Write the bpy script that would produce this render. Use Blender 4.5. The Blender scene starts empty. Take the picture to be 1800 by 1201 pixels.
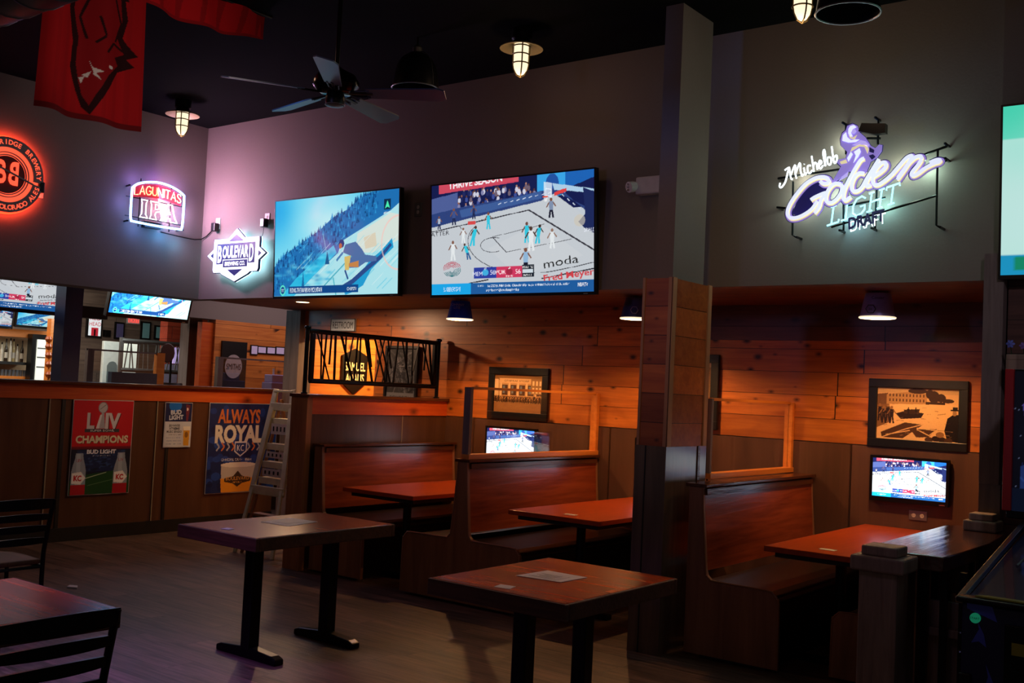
import bpy, bmesh, math, random
import numpy as np
from mathutils import Vector, Matrix
PI = math.pi
random.seed(7)
rng = np.random.default_rng(7)
S = bpy.context.scene
COL = S.collection

# ------------------------------------------------------------------ camera
F = 1846.23
EYE = 1.65
RM = np.array([[0.79405163, 0.60600536, 0.04732346],
               [0.00970051, 0.06521031, -0.99782439],
               [-0.60777291, 0.79278315, 0.04590179]])   # rows: right, down, forward
cd = bpy.data.cameras.new('camera')
cam = bpy.data.objects.new('camera', cd)
COL.objects.link(cam)
r_, d_, f_ = RM
cam.matrix_world = Matrix(((r_[0], -d_[0], -f_[0], 0), (r_[1], -d_[1], -f_[1], 0), (r_[2], -d_[2], -f_[2], EYE), (0, 0, 0, 1)))
cd.sensor_width = 36
cd.lens = F / 1800 * 36
cd.clip_start = .05
S.camera = cam
S.view_settings.view_transform = 'Standard'
S.view_settings.look = 'None'
S.view_settings.gamma = 1
S.view_settings.exposure = 0.0
# ------------------------------------------------------------------ dim surroundings
wd = bpy.data.worlds.new('world')
S.world = wd
wd.use_nodes = True
wd.node_tree.nodes['Background'].inputs[0].default_value = (.85, .66, .66, 1)
wd.node_tree.nodes['Background'].inputs[1].default_value = .066


def lamp(name, kind, loc, col, energy, size=.05, rot=None, **k):
    l = bpy.data.lights.new(name, kind)
    l.color = col
    l.energy = energy
    if kind == 'AREA':
        l.shape = 'RECTANGLE'
        l.size = size
        l.size_y = k.pop('size_y', size)
    else:
        l.shadow_soft_size = size
    for a, b in k.items():
        setattr(l, a, b)
    o = bpy.data.objects.new(name, l)
    o.location = loc
    if rot:
        o.rotation_euler = Vector(rot).to_track_quat('-Z', 'Y').to_euler()
    COL.objects.link(o)
    return o


# pub lamps and neon out of view, plus fills added for single things
lamp('violet_neon_light', 'SPOT', (-4.9, 1.5, 4.0), (.42, .20, 1), 680, .2, rot=(.0, .30, -1), spot_size=.85, spot_blend=1.)
lamp('violet_bucket_fill', 'SPOT', (-4.6, .6, 2.9), (.50, .44, 1), 55, .2, rot=(.35, 6.6, -.55), spot_size=.75, spot_blend=1.)  # unseen violet fill, added to brighten the bucket shells
lamp('blue_fan_fill', 'SPOT', (-8.6, 1.2, 2.9), (.10, .28, 1), 420, .3, rot=(3.67, 3.3, .6), spot_size=.24, spot_blend=1.)  # added blue fill aimed at the fan blades, no screen stands here
lamp('far_bar_light', 'AREA', (-13.9, 5.6, 3.2), (1, .84, .66), 120, 2.5, rot=(0, 0, -1), size_y=3)
lamp('far_dining_light', 'AREA', (-11.0, 9.8, 3.1), (1, .78, .86), 26, 1.2, rot=(0, 0, -1), size_y=2.5)
lamp('far_wall_fill', 'AREA', (-15.9, 9.0, 3.2), (1, .85, .72), 45, 1.0, rot=(-.5, 0, -1), size_y=4)  # extra unseen light, put in so the far boards don't stay black
lamp('room_light', 'AREA', (-1.8, 2.2, 4.15), (1, .55, .38), 4.5, 1.0, rot=(-.35, .8, -.5))
lamp('ladder_light', 'SPOT', (-6.2, 2.6, 4.1), (1, .76, .54), 560, .12, rot=(-1.9, 3.9, -3.0), spot_size=.62, spot_blend=.9)
lamp('aisle_light', 'AREA', (-6.6, 4.4, 4.15), (1, .52, .34), 2.5, .4, rot=(0, 0, -1))
lamp('pillar_fill', 'SPOT', (-1.9, 2.6, 4.1), (1, .62, .38), 60, .12, rot=(-1.45, 3.4, -1.7), spot_size=.55, spot_blend=.9)  # unseen fill added for the front of the pillar cladding
lamp('flag_fill', 'SPOT', (-3.6, 3.2, 2.6), (1, .8, .7), 55, .1, rot=(-2.4, .5, 1.1), spot_size=.7, spot_blend=.9)  # unseen spot added to brighten the red cloth
lamp('right_side_fill', 'SPOT', (-.2, 3.6, 3.6), (.95, .82, 1), 45, .1, rot=(-1.2, 3.0, -1.6), spot_size=.75, spot_blend=.9)  # added fill without a fixture, lifts the corner board and plank wall
lamp('table_light', 'SPOT', (-2.6, 5.2, 4.1), (1, .5, .24), 95, .1, rot=(-.08, -.3, -1), spot_size=.9, spot_blend=.7)

# ------------------------------------------------------------------ node helpers


def lin(c):
    return tuple(((x / 12.92) if x <= .04045 else ((x + .055) / 1.055) ** 2.4) for x in c[:3])


def hx(s):
    return tuple(int(s[i:i + 2], 16) / 255 for i in (0, 2, 4))


class NT:
    def __init__(s, name):
        s.m = bpy.data.materials.new(name)
        s.m.use_nodes = True
        s.t = s.m.node_tree
        s.t.nodes.clear()
        s.out = s.n('ShaderNodeOutputMaterial')

    def n(s, typ, **k):
        nd = s.t.nodes.new(typ)
        for a, b in k.items():
            setattr(nd, a, b)
        return nd

    def l(s, a, b):
        s.t.links.new(a, b)

    def math(s, op, a, b=None, c=None):
        nd = s.n('ShaderNodeMath', operation=op)
        for i, v in enumerate((a, b, c)):
            if v is None:
                continue
            if isinstance(v, (int, float)):
                nd.inputs[i].default_value = v
            else:
                s.l(v, nd.inputs[i])
        return nd.outputs[0]

    def comb(s, *a):
        nd = s.n('ShaderNodeCombineXYZ')
        for i, v in enumerate(a):
            if isinstance(v, (int, float)):
                nd.inputs[i].default_value = v
            else:
                s.l(v, nd.inputs[i])
        return nd.outputs[0]

    def mix(s, fac, a, b, blend='MIX'):
        nd = s.n('ShaderNodeMix', data_type='RGBA', blend_type=blend)
        for i, v in ((0, fac), (6, a), (7, b)):
            if isinstance(v, (int, float)):
                nd.inputs[i].default_value = v
            elif isinstance(v, tuple):
                nd.inputs[i].default_value = (*v[:3], 1)
            else:
                s.l(v, nd.inputs[i])
        return nd.outputs[2]

    def noise(s, vec, scale, detail=3, rough=.5, dist=0):
        nd = s.n('ShaderNodeTexNoise')
        nd.inputs['Scale'].default_value = scale
        nd.inputs['Detail'].default_value = detail
        nd.inputs['Roughness'].default_value = rough
        nd.inputs['Distortion'].default_value = dist
        s.l(vec, nd.inputs['Vector'])
        return nd.outputs[0]

    def ramp(s, v, a, b):
        nd = s.n('ShaderNodeMapRange')
        s.l(v, nd.inputs[0])
        nd.inputs[1].default_value = a
        nd.inputs[2].default_value = b
        return nd.outputs[0]

    def bsdf(s, col, rough=.5, metal=0, spec=.5, bump=None, bd=.002, coat=0, alpha=1):
        b = s.n('ShaderNodeBsdfPrincipled')
        for k_, v in (('Base Color', col), ('Roughness', rough), ('Metallic', metal), ('Specular IOR Level', spec), ('Coat Weight', coat), ('Alpha', alpha)):
            if isinstance(v, tuple):
                b.inputs[k_].default_value = (*v[:3], 1)
            elif isinstance(v, (int, float)):
                b.inputs[k_].default_value = v
            else:
                s.l(v, b.inputs[k_])
        if coat:
            b.inputs['Coat Roughness'].default_value = .12
        if bump is not None:
            bn = s.n('ShaderNodeBump')
            bn.inputs['Distance'].default_value = bd
            s.l(bump, bn.inputs['Height'])
            s.l(bn.outputs[0], b.inputs['Normal'])
        s.l(b.outputs[0], s.out.inputs[0])
        return b

    def pos(s, obj=False):
        if obj:
            return s.n('ShaderNodeTexCoord').outputs['Object']
        return s.n('ShaderNodeNewGeometry').outputs['Position']


def M(name, col, rough=.5, metal=0, var=.15, scale=20, bump=0, spec=.5, coat=0):
    """plain surface with a little noise in colour and relief; col is sRGB hex"""
    t = NT(name)
    c = lin(hx(col))
    p = t.pos(True)
    n = t.noise(p, scale, 4)
    cc = t.mix(n, tuple(x * (1 - var) for x in c), tuple(min(1, x * (1 + var)) for x in c))
    t.bsdf(cc, rough, metal, spec, n if bump else None, bump, coat)
    return t.m


def ME(name, col, strength, base=None):
    t = NT(name)
    b = t.bsdf(lin(hx(base or col)), .4)
    b.inputs['Emission Color'].default_value = (*lin(hx(col)), 1)
    b.inputs['Emission Strength'].default_value = strength
    return t.m


def MV(name, emit=0, rough=.5, spec=.3, coat=0):
    """colours painted on the mesh (a printed or displayed picture)"""
    t = NT(name)
    a = t.n('ShaderNodeAttribute', attribute_name='pic')
    if emit:
        b = t.bsdf((.01, .01, .01), rough, 0, spec)
        t.l(a.outputs[0], b.inputs['Emission Color'])
        b.inputs['Emission Strength'].default_value = emit
    else:
        t.bsdf(a.outputs[0], rough, 0, spec, coat=coat)
    return t.m


def MW(name, c1, c2, u='x', v='z', rough=.5, plank=0, length=2.2, seam='0a0604', vary=.5, knots=0, coat=0, obj=False, gs=1., bump=.0015, row0=0., spec=.5, sv=.02):
    """wood: grain runs along axis u; boards of width plank stack along axis v"""
    t = NT(name)
    P = t.pos(obj)
    sp = t.n('ShaderNodeSeparateXYZ')
    t.l(P, sp.inputs[0])
    ax = {'x': sp.outputs[0], 'y': sp.outputs[1], 'z': sp.outputs[2]}
    w = [a for a in 'xyz' if a not in (u, v)][0]
    U, V, W_ = ax[u], ax[v], ax[w]
    shade = None
    sm = None
    if plank:
        r = t.math('DIVIDE', t.math('SUBTRACT', V, row0), plank)
        row = t.math('FLOOR', r)
        fr = t.math('FRACT', r)
        wn = t.n('ShaderNodeTexWhiteNoise', noise_dimensions='2D')
        t.l(t.comb(row, 3.7, 0), wn.inputs['Vector'])
        uo = t.math('DIVIDE', t.math('ADD', U, t.math('MULTIPLY', wn.outputs[0], length * 5)), length)
        seg = t.math('FLOOR', uo)
        fu = t.math('FRACT', uo)
        w2 = t.n('ShaderNodeTexWhiteNoise', noise_dimensions='2D')
        t.l(t.comb(row, seg, 0), w2.inputs['Vector'])
        shade = w2.outputs[0]
        s1 = t.math('LESS_THAN', fr, sv)
        s2 = t.math('LESS_THAN', fu, .003)
        sm = t.math('MAXIMUM', s1, s2)
        off = t.math('MULTIPLY', shade, 37.)
        U = t.math('ADD', U, off)
        V = t.math('ADD', V, off)
    vec = t.comb(t.math('MULTIPLY', U, 1.6 * gs), t.math('MULTIPLY', V, 22 * gs), t.math('MULTIPLY', W_, 22 * gs))
    g = t.noise(vec, 1, 5, .6, .7)
    g2 = t.noise(t.comb(t.math('MULTIPLY', U, 1.2), t.math('MULTIPLY', V, 5), t.math('MULTIPLY', W_, 5)), 1.3, 2)
    g = t.ramp(t.math('ADD', t.math('MULTIPLY', g, .65), t.math('MULTIPLY', g2, .35)), .32, .68)
    col = t.mix(g, lin(hx(c1)), lin(hx(c2)))
    if knots:
        vo = t.n('ShaderNodeTexVoronoi', feature='F1', voronoi_dimensions='2D')
        vo.inputs['Scale'].default_value = 1
        t.l(t.comb(t.math('MULTIPLY', U, knots), t.math('MULTIPLY', V, knots * 1.6), 0), vo.inputs['Vector'])
        sc_ = t.n('ShaderNodeSeparateColor')
        t.l(vo.outputs['Color'], sc_.inputs[0])
        dd = t.math('SUBTRACT', t.math('ADD', vo.outputs['Distance'], t.math('MULTIPLY', g, .03)), t.math('MULTIPLY', sc_.outputs[0], .17))
        k = t.ramp(dd, -.09, .035)
        col = t.mix(k, tuple(x * .13 for x in lin(hx(c1))), col)
    if plank:
        sh = t.math('ADD', t.math('MULTIPLY', shade, vary), 1 - vary * .6)
        col = t.mix(1., col, t.comb(sh, sh, sh), 'MULTIPLY')
        col = t.mix(sm, col, lin(hx(seam)))
        hgt = t.math('SUBTRACT', t.math('MULTIPLY', g, .25), t.math('MULTIPLY', sm, 1.))
    else:
        hgt = g
    t.bsdf(col, rough, 0, spec, hgt, bump, coat)
    return t.m


def MG(name, tint='ffffff', a=.08):
    """thin clear sheet: see-through with a mirror-like surface"""
    t = NT(name)
    tr = t.n('ShaderNodeBsdfTransparent')
    tr.inputs[0].default_value = (*[1 - a * (1 - x) - a * .3 for x in lin(hx(tint))], 1)
    gl = t.n('ShaderNodeBsdfGlossy')
    gl.inputs['Roughness'].default_value = .02
    lw = t.n('ShaderNodeLayerWeight')
    mx = t.n('ShaderNodeMixShader')
    t.l(t.math('ADD', t.math('MULTIPLY', t.math('POWER', lw.outputs['Facing'], 5.), .8), .05), mx.inputs[0])
    t.l(tr.outputs[0], mx.inputs[1])
    t.l(gl.outputs[0], mx.inputs[2])
    t.l(mx.outputs[0], t.out.inputs[0])
    return t.m


# ------------------------------------------------------------------ materials
mt = {}
mt['paint'] = M('grey_paint', '72665f', .75, 0, .06, 60, .0006)
mt['paint_dark'] = M('dark_grey_paint', '6e6460', .75, 0, .06, 60, .0006)
mt['ceiling'] = M('black_ceiling', '070707', 1, 0, .2, 8, 0, .1)
mt['black'] = M('black_metal', '0c0c0d', .35, .6, .2, 30)
mt['blackplastic'] = M('black_plastic', '0b0b0c', .3, 0, .1, 30)
mt['rubber'] = M('dark_rubber', '111111', .7)
mt['chrome'] = M('chrome_metal', 'b8b8b8', .2, 1)
mt['steel'] = M('brushed_steel', '8d8d8a', .4, .9)
mt['alu'] = M('worn_wood_ladder', 'ccc69c', .6, 0, .35, 9, .0008)
mt['white'] = M('white_plastic', 'c9c4c4', .45)
mt['cream'] = M('cream_paper', 'c8bfb2', .7, 0, .1, 25)
mt['paper'] = M('menu_paper', 'bdb9c8', .6, 0, .12, 40)
mt['plankwall'] = MW('cedar_plank_wall', '964c1c', 'd27a30', 'x', 'z', .36, .182, 2.6, vary=.55, knots=3.4, row0=1.355 - .182 * 7, bump=.002)
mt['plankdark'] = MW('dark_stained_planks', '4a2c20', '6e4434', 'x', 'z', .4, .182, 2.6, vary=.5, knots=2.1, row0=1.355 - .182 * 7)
mt['planky'] = MW('cedar_planks_side', 'a0501c', 'd58238', 'y', 'z', .45, .182, 2.6, vary=.35, knots=2.1)
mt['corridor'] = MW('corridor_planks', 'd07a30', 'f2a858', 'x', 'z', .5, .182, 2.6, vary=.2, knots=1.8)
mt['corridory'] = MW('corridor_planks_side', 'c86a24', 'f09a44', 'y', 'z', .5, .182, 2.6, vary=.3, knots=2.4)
mt['soffit'] = MW('soffit_boards', '42200f', '6e3a1e', 'x', 'y', .5, .2, 2.2, vary=.35, knots=1.8)
mt['wains'] = MW('dark_plywood', '4a3226', '684838', 'z', 'x', .3, 0, gs=.35, bump=.0004)
mt['wainsy'] = MW('dark_plywood_side', '45291b', '60402c', 'z', 'y', .3, 0, gs=.35, bump=.0004)
mt['band'] = MW('red_cedar_board', 'b03c14', 'd0601e', 'y', 'z', .35, 0, knots=1.4, gs=.8)
mt['cap'] = MW('dark_cap_wood', '3a1c10', '5c3018', 'y', 'x', .22, 0, obj=True)
mt['base'] = M('black_baseboard', '0f0d0c', .5)
mt['batten'] = M('pale_batten', '8a7a62', .6)
mt['booth'] = MW('booth_veneer', '6e2a14', 'a44a24', 'y', 'z', .26, 0, gs=.9, bump=.0008, obj=True, coat=.25)
mt['boothend'] = MW('booth_end_veneer', '74492f', '9a6848', 'z', 'x', .4, 0, gs=.6, obj=True)
mt['boothtrim'] = M('booth_edge_trim', '8a5a3c', .35, 0, .1, 30)
mt['seat'] = M('dark_seat_vinyl', '1c1210', .35, 0, .2, 20)
mt['tabletop'] = MW('orange_tabletop', '9a3410', 'b44a18', 'y', 'x', .28, 0, gs=.7, bump=.0002, obj=True, spec=.3)
mt['freetop'] = MW('rustic_tabletop', '5c1c0a', 'b84c1a', 'x', 'y', .25, .11, 1.3, spec=.3, vary=.5, seam='241008', obj=True, bump=.0004, knots=1.2, sv=.012)
mt['table_edge'] = MW('rough_table_edge', '33190e', '5c3622', 'x', 'z', .55, 0, gs=2, obj=True)
mt['ledge'] = MW('glossy_ledge_top', '2e1a14', '5a3020', 'y', 'x', .14, .1, 2, vary=.4, obj=True, bump=.008, coat=.5, gs=.6)
mt['rustic'] = MW('rustic_dark_timber', '6a544a', '98806f', 'z', 'x', .6, 0, gs=1.2, obj=True, bump=.003)
mt['greypost'] = MW('grey_weathered_board', '5a4c4a', '857470', 'z', 'x', .65, 0, gs=.9, knots=1.1, bump=.002)
mt['pillarwood'] = MW('pillar_cedar', '8e3e1a', 'c0682e', 'x', 'z', .42, .19, 9, vary=.7, knots=4.2, row0=.15)
mt['pillartrim'] = MW('pillar_corner_trim', '9a6a48', 'b98560', 'z', 'x', .5, 0, gs=.7)
mt['pillarlow'] = MW('dark_pillar_panel', '4a3a32', '6e5a4c', 'z', 'x', .2, 0, gs=.5, bump=.0004, coat=.3)
mt['rail'] = MW('partition_rail_wood', 'c06a24', 'e08a3a', 'y', 'z', .4, 0)
mt['floor'] = MW('floor_planks', '150e0a', '70564a', 'x', 'y', .45, .2, 1.25, seam='0c0806', vary=.5, gs=1.5, bump=.006, spec=.35)
mt['glass'] = MG('clear_glass')
mt['red'] = M('red_cloth', 'd01018', .85, 0, .3, 6)
mt['redpaint'] = M('red_paint', '9a1418', .4)
mt['redwood'] = MW('red_stained_wood', '8c2a1a', 'b04a30', 'y', 'z', .5, .2, 2)
mt['duct'] = M('galvanised_duct', '5c5a66', .45, .5, .2, 5)
mt['bulb'] = ME('bulb_glow', 'ffe2b0', 9)
mt['bucketin'] = ME('lit_shade_rim', 'ffe6bc', 1.1, 'e8dcc8')
mt['bluebucket'] = M('blue_bucket_tin', '2454e8', .25, .3)
mt['greybucket'] = M('grey_bucket_tin', 'a898dc', .3, .4)
mt['darkbucket'] = M('dark_bucket_tin', '50507c', .3, .4)
mt['photo'] = MV('photo_print', 0, .35, .4)
mt['poster'] = MV('poster_print', 0, .45, .3)
mt['screen'] = MV('lit_screen', 1.05, .12, .4)
mt['screen_hot'] = MV('bright_lit_screen', 2.6, .12, .4)
mt['frameblack'] = M('black_picture_frame', '0c0a09', .4)
mt['neon_blue'] = ME('neon_blue', '6fa8ff', 10)
mt['neon_white'] = ME('neon_white', 'e8f6ff', 1.8)
mt['neon_letter'] = ME('neon_letter_white', 'f4e8e4', 1.6)
mt['neon_orange'] = ME('neon_orange', 'ffc48c', 1.6)
mt['neon_redpanel'] = ME('neon_redpanel', 'c02838', .45)
mt['neon_cyan'] = ME('neon_cyan', '8fe8ff', 2.2)
mt['neon_red'] = ME('backlit_red', 'ff3416', 2.6)
mt['neon_reddim'] = ME('backlit_red_face', 'ff5a3c', 1.25)
mt['led_white'] = ME('led_white', 'eef6ff', 1.15)
mt['led_cyan'] = ME('led_cyan_edge', '9fe8ff', 9)
mt['navy'] = M('navy_plastic', '1c2466', .3)
mt['navyglow'] = ME('lit_navy_plastic', '282c66', .5)
mt['ringgrey'] = M('grey_sign_face', '8c8284', .5)

# ------------------------------------------------------------------ geometry helpers


def ray(x, y):
    return np.array([x - 900, y - 600, F]) @ RM


def PY(x, y, Y):
    """point of the wall plane at depth Y seen at that place of the photograph"""
    v = ray(x, y)
    return Vector(tuple(v * (Y / v[1]) + np.array([0, 0, EYE])))


def PX(x, y, X):
    v = ray(x, y)
    return Vector(tuple(v * (X / v[0]) + np.array([0, 0, EYE])))


ORG = {}


def tag(o, label=None, cat=None, group=None, kind=None):
    if label:
        o['label'] = label
    if cat:
        o['category'] = cat
    if group:
        o['group'] = group
    if kind:
        o['kind'] = kind
    return o


def empty(name, loc, label, cat, group=None):
    o = bpy.data.objects.new(name, None)
    o.empty_display_size = .1
    o.location = loc
    COL.objects.link(o)
    ORG[o.name] = Vector(loc)
    return tag(o, label, cat, group)


def link(name, me, mat, parent=None, bevel=0, smooth=False):
    o = bpy.data.objects.new(name, me)
    COL.objects.link(o)
    for m_ in (mat if isinstance(mat, (list, tuple)) else [mat]):
        me.materials.append(mt[m_] if isinstance(m_, str) else m_)
    if parent is not None:
        o.parent = parent
        org = ORG.get(parent.name, Vector((0, 0, 0)))
        ORG[o.name] = org
        if org.length:
            me.transform(Matrix.Translation(-org))
    if smooth:
        me.polygons.foreach_set('use_smooth', [True] * len(me.polygons))
        try:
            me.set_sharp_from_angle(angle=.6)
        except Exception:
            pass
    if bevel:
        b = o.modifiers.new('bevel', 'BEVEL')
        b.width = bevel
        b.segments = 2
        b.limit_method = 'ANGLE'
    me.update()
    return o


class MB:
    def __init__(s):
        s.v = []
        s.f = []

    def add(s, vs, fs):
        n = len(s.v)
        s.v += [tuple(a) for a in vs]
        s.f += [tuple(i + n for i in q) for q in fs]
        return s

    def box(s, x0, x1, y0, y1, z0, z1):
        x0, x1 = sorted((x0, x1))
        y0, y1 = sorted((y0, y1))
        z0, z1 = sorted((z0, z1))
        return s.add([(x0, y0, z0), (x1, y0, z0), (x1, y1, z0), (x0, y1, z0), (x0, y0, z1), (x1, y0, z1), (x1, y1, z1), (x0, y1, z1)],
                     [(3, 2, 1, 0), (4, 5, 6, 7), (0, 1, 5, 4), (1, 2, 6, 5), (2, 3, 7, 6), (3, 0, 4, 7)])

    def bar(s, a, b, w, h, up=(0, 0, 1)):
        """box from a to b, w wide and h high"""
        a, b = Vector(a), Vector(b)
        d = (b - a).normalized()
        x = d.cross(Vector(up))
        if x.length < 1e-4:
            x = d.cross(Vector((1, 0, 0)))
        x.normalize()
        y = x.cross(d).normalized()
        vs = []
        for p in (a, b):
            for i, j in ((-1, -1), (1, -1), (1, 1), (-1, 1)):
                vs.append(p + x * (i * w / 2) + y * (j * h / 2))
        return s.add(vs, [(0, 3, 2, 1), (4, 5, 6, 7), (0, 1, 5, 4), (1, 2, 6, 5), (2, 3, 7, 6), (3, 0, 4, 7)])

    def tube(s, pts, r, n=8, cap=True, closed=False):
        pts = [Vector(p) for p in pts]
        m = len(pts)
        rs = r if isinstance(r, (list, tuple)) else [r] * m
        vs = []
        ref = None
        for i, p in enumerate(pts):
            if closed:
                d = pts[(i + 1) % m] - pts[i - 1]
            else:
                d = pts[min(i + 1, m - 1)] - pts[max(i - 1, 0)]
            d = d.normalized() if d.length > 1e-9 else Vector((0, 0, 1))
            if ref is None:
                ref = d.orthogonal().normalized()
            ref = (ref - d * ref.dot(d))
            ref = ref.normalized() if ref.length > 1e-6 else d.orthogonal().normalized()
            q = d.cross(ref)
            for k in range(n):
                a = 2 * PI * k / n
                vs.append(p + (ref * math.cos(a) + q * math.sin(a)) * rs[i])
        fs = []
        for i in range(m if closed else m - 1):
            j = (i + 1) % m
            for k in range(n):
                fs.append((i * n + k, i * n + (k + 1) % n, j * n + (k + 1) % n, j * n + k))
        if cap and not closed:
            fs.append(tuple(range(n - 1, -1, -1)))
            fs.append(tuple((m - 1) * n + k for k in range(n)))
        return s.add(vs, fs)

    def lathe(s, prof, c, n=24, ax='z'):
        """prof: (radius, height) pairs around a vertical axis through c"""
        vs = []
        for r, h in prof:
            for k in range(n):
                a = 2 * PI * k / n
                vs.append((c[0] + r * math.cos(a), c[1] + r * math.sin(a), c[2] + h))
        fs = []
        for i in range(len(prof) - 1):
            for k in range(n):
                fs.append((i * n + k, i * n + (k + 1) % n, (i + 1) * n + (k + 1) % n, (i + 1) * n + k))
        fs.append(tuple(range(n - 1, -1, -1)))
        fs.append(tuple((len(prof) - 1) * n + k for k in range(n)))
        return s.add(vs, fs)

    def prism(s, poly, o, u, v, n, t):
        """2d outline (in u, v from o) thickened by t along n"""
        o, u, v, n = Vector(o), Vector(u), Vector(v), Vector(n)
        m = len(poly)
        vs = [o + u * a + v * b for a, b in poly] + [o + u * a + v * b + n * t for a, b in poly]
        fs = [tuple(range(m)), tuple(range(2 * m - 1, m - 1, -1))]
        fs += [(i, i + m, (i + 1) % m + m, (i + 1) % m) for i in range(m)]
        return s.add(vs, fs)

    def build(s, name, mat, parent=None, bevel=0, smooth=False):
        me = bpy.data.meshes.new(name)
        me.from_pydata(s.v, [], s.f)
        bm = bmesh.new()
        bm.from_mesh(me)
        bmesh.ops.recalc_face_normals(bm, faces=bm.faces)
        bm.to_mesh(me)
        bm.free()
        return link(name, me, mat, parent, bevel, smooth)


def box(name, b, mat, parent=None, bevel=0):
    return MB().box(*b).build(name, mat, parent, bevel)


def struct(name, b, mat, label, cat=None, bevel=0):
    o = box(name, b, mat, None, bevel)
    return tag(o, label, cat or name.split('_')[0], None, 'structure')


_T = {}


def text_tri(s, bold=0):
    """(vertices, triangles, width) of a line of lettering of height about 0.7"""
    key = (s, bold)
    if key in _T:
        return _T[key]
    c = bpy.data.curves.new('t', 'FONT')
    c.body = s
    c.offset = bold
    c.resolution_u = 3
    o = bpy.data.objects.new('t', c)
    COL.objects.link(o)
    me = bpy.data.meshes.new_from_object(o.evaluated_get(bpy.context.evaluated_depsgraph_get()))
    vs = np.array([v.co[:2] for v in me.vertices]).reshape(-1, 2)
    me.calc_loop_triangles()
    tr = [tuple(t.vertices) for t in me.loop_triangles]
    ps = [tuple(p.vertices) for p in me.polygons]
    bpy.data.objects.remove(o)
    bpy.data.curves.remove(c)
    if len(vs) == 0:
        vs = np.zeros((0, 2))
    x0, x1 = (vs[:, 0].min(), vs[:, 0].max()) if len(vs) else (0, 1)
    vs = vs - np.array([x0, 0])
    _T[key] = (vs, tr, x1 - x0, ps)
    return _T[key]


def letters(name, s, o, u, v, n, h, mat, parent=None, t=.004, width=None, bold=0, shear=0, center=True):
    """raised lettering: cap height h, drawn from o along u with up v, standing off t along n"""
    vs, tr, w, ps = text_tri(s, bold)
    k = h / .7
    kx = (width / w) if width else k
    o, u, v, n = Vector(o), Vector(u).normalized(), Vector(v).normalized(), Vector(n).normalized()
    if center:
        o = o - u * (w * kx / 2) - v * (h / 2)
    pts = [o + u * (a * kx + shear * b * k) + v * (b * k) for a, b in vs]
    m = len(pts)
    mb = MB()
    mb.v = [tuple(p + n * t) for p in pts]
    mb.f = [tuple(q) for q in tr]
    me = bpy.data.meshes.new(name)
    me.from_pydata(mb.v, [], mb.f)
    return link(name, me, mat, parent)


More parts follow.
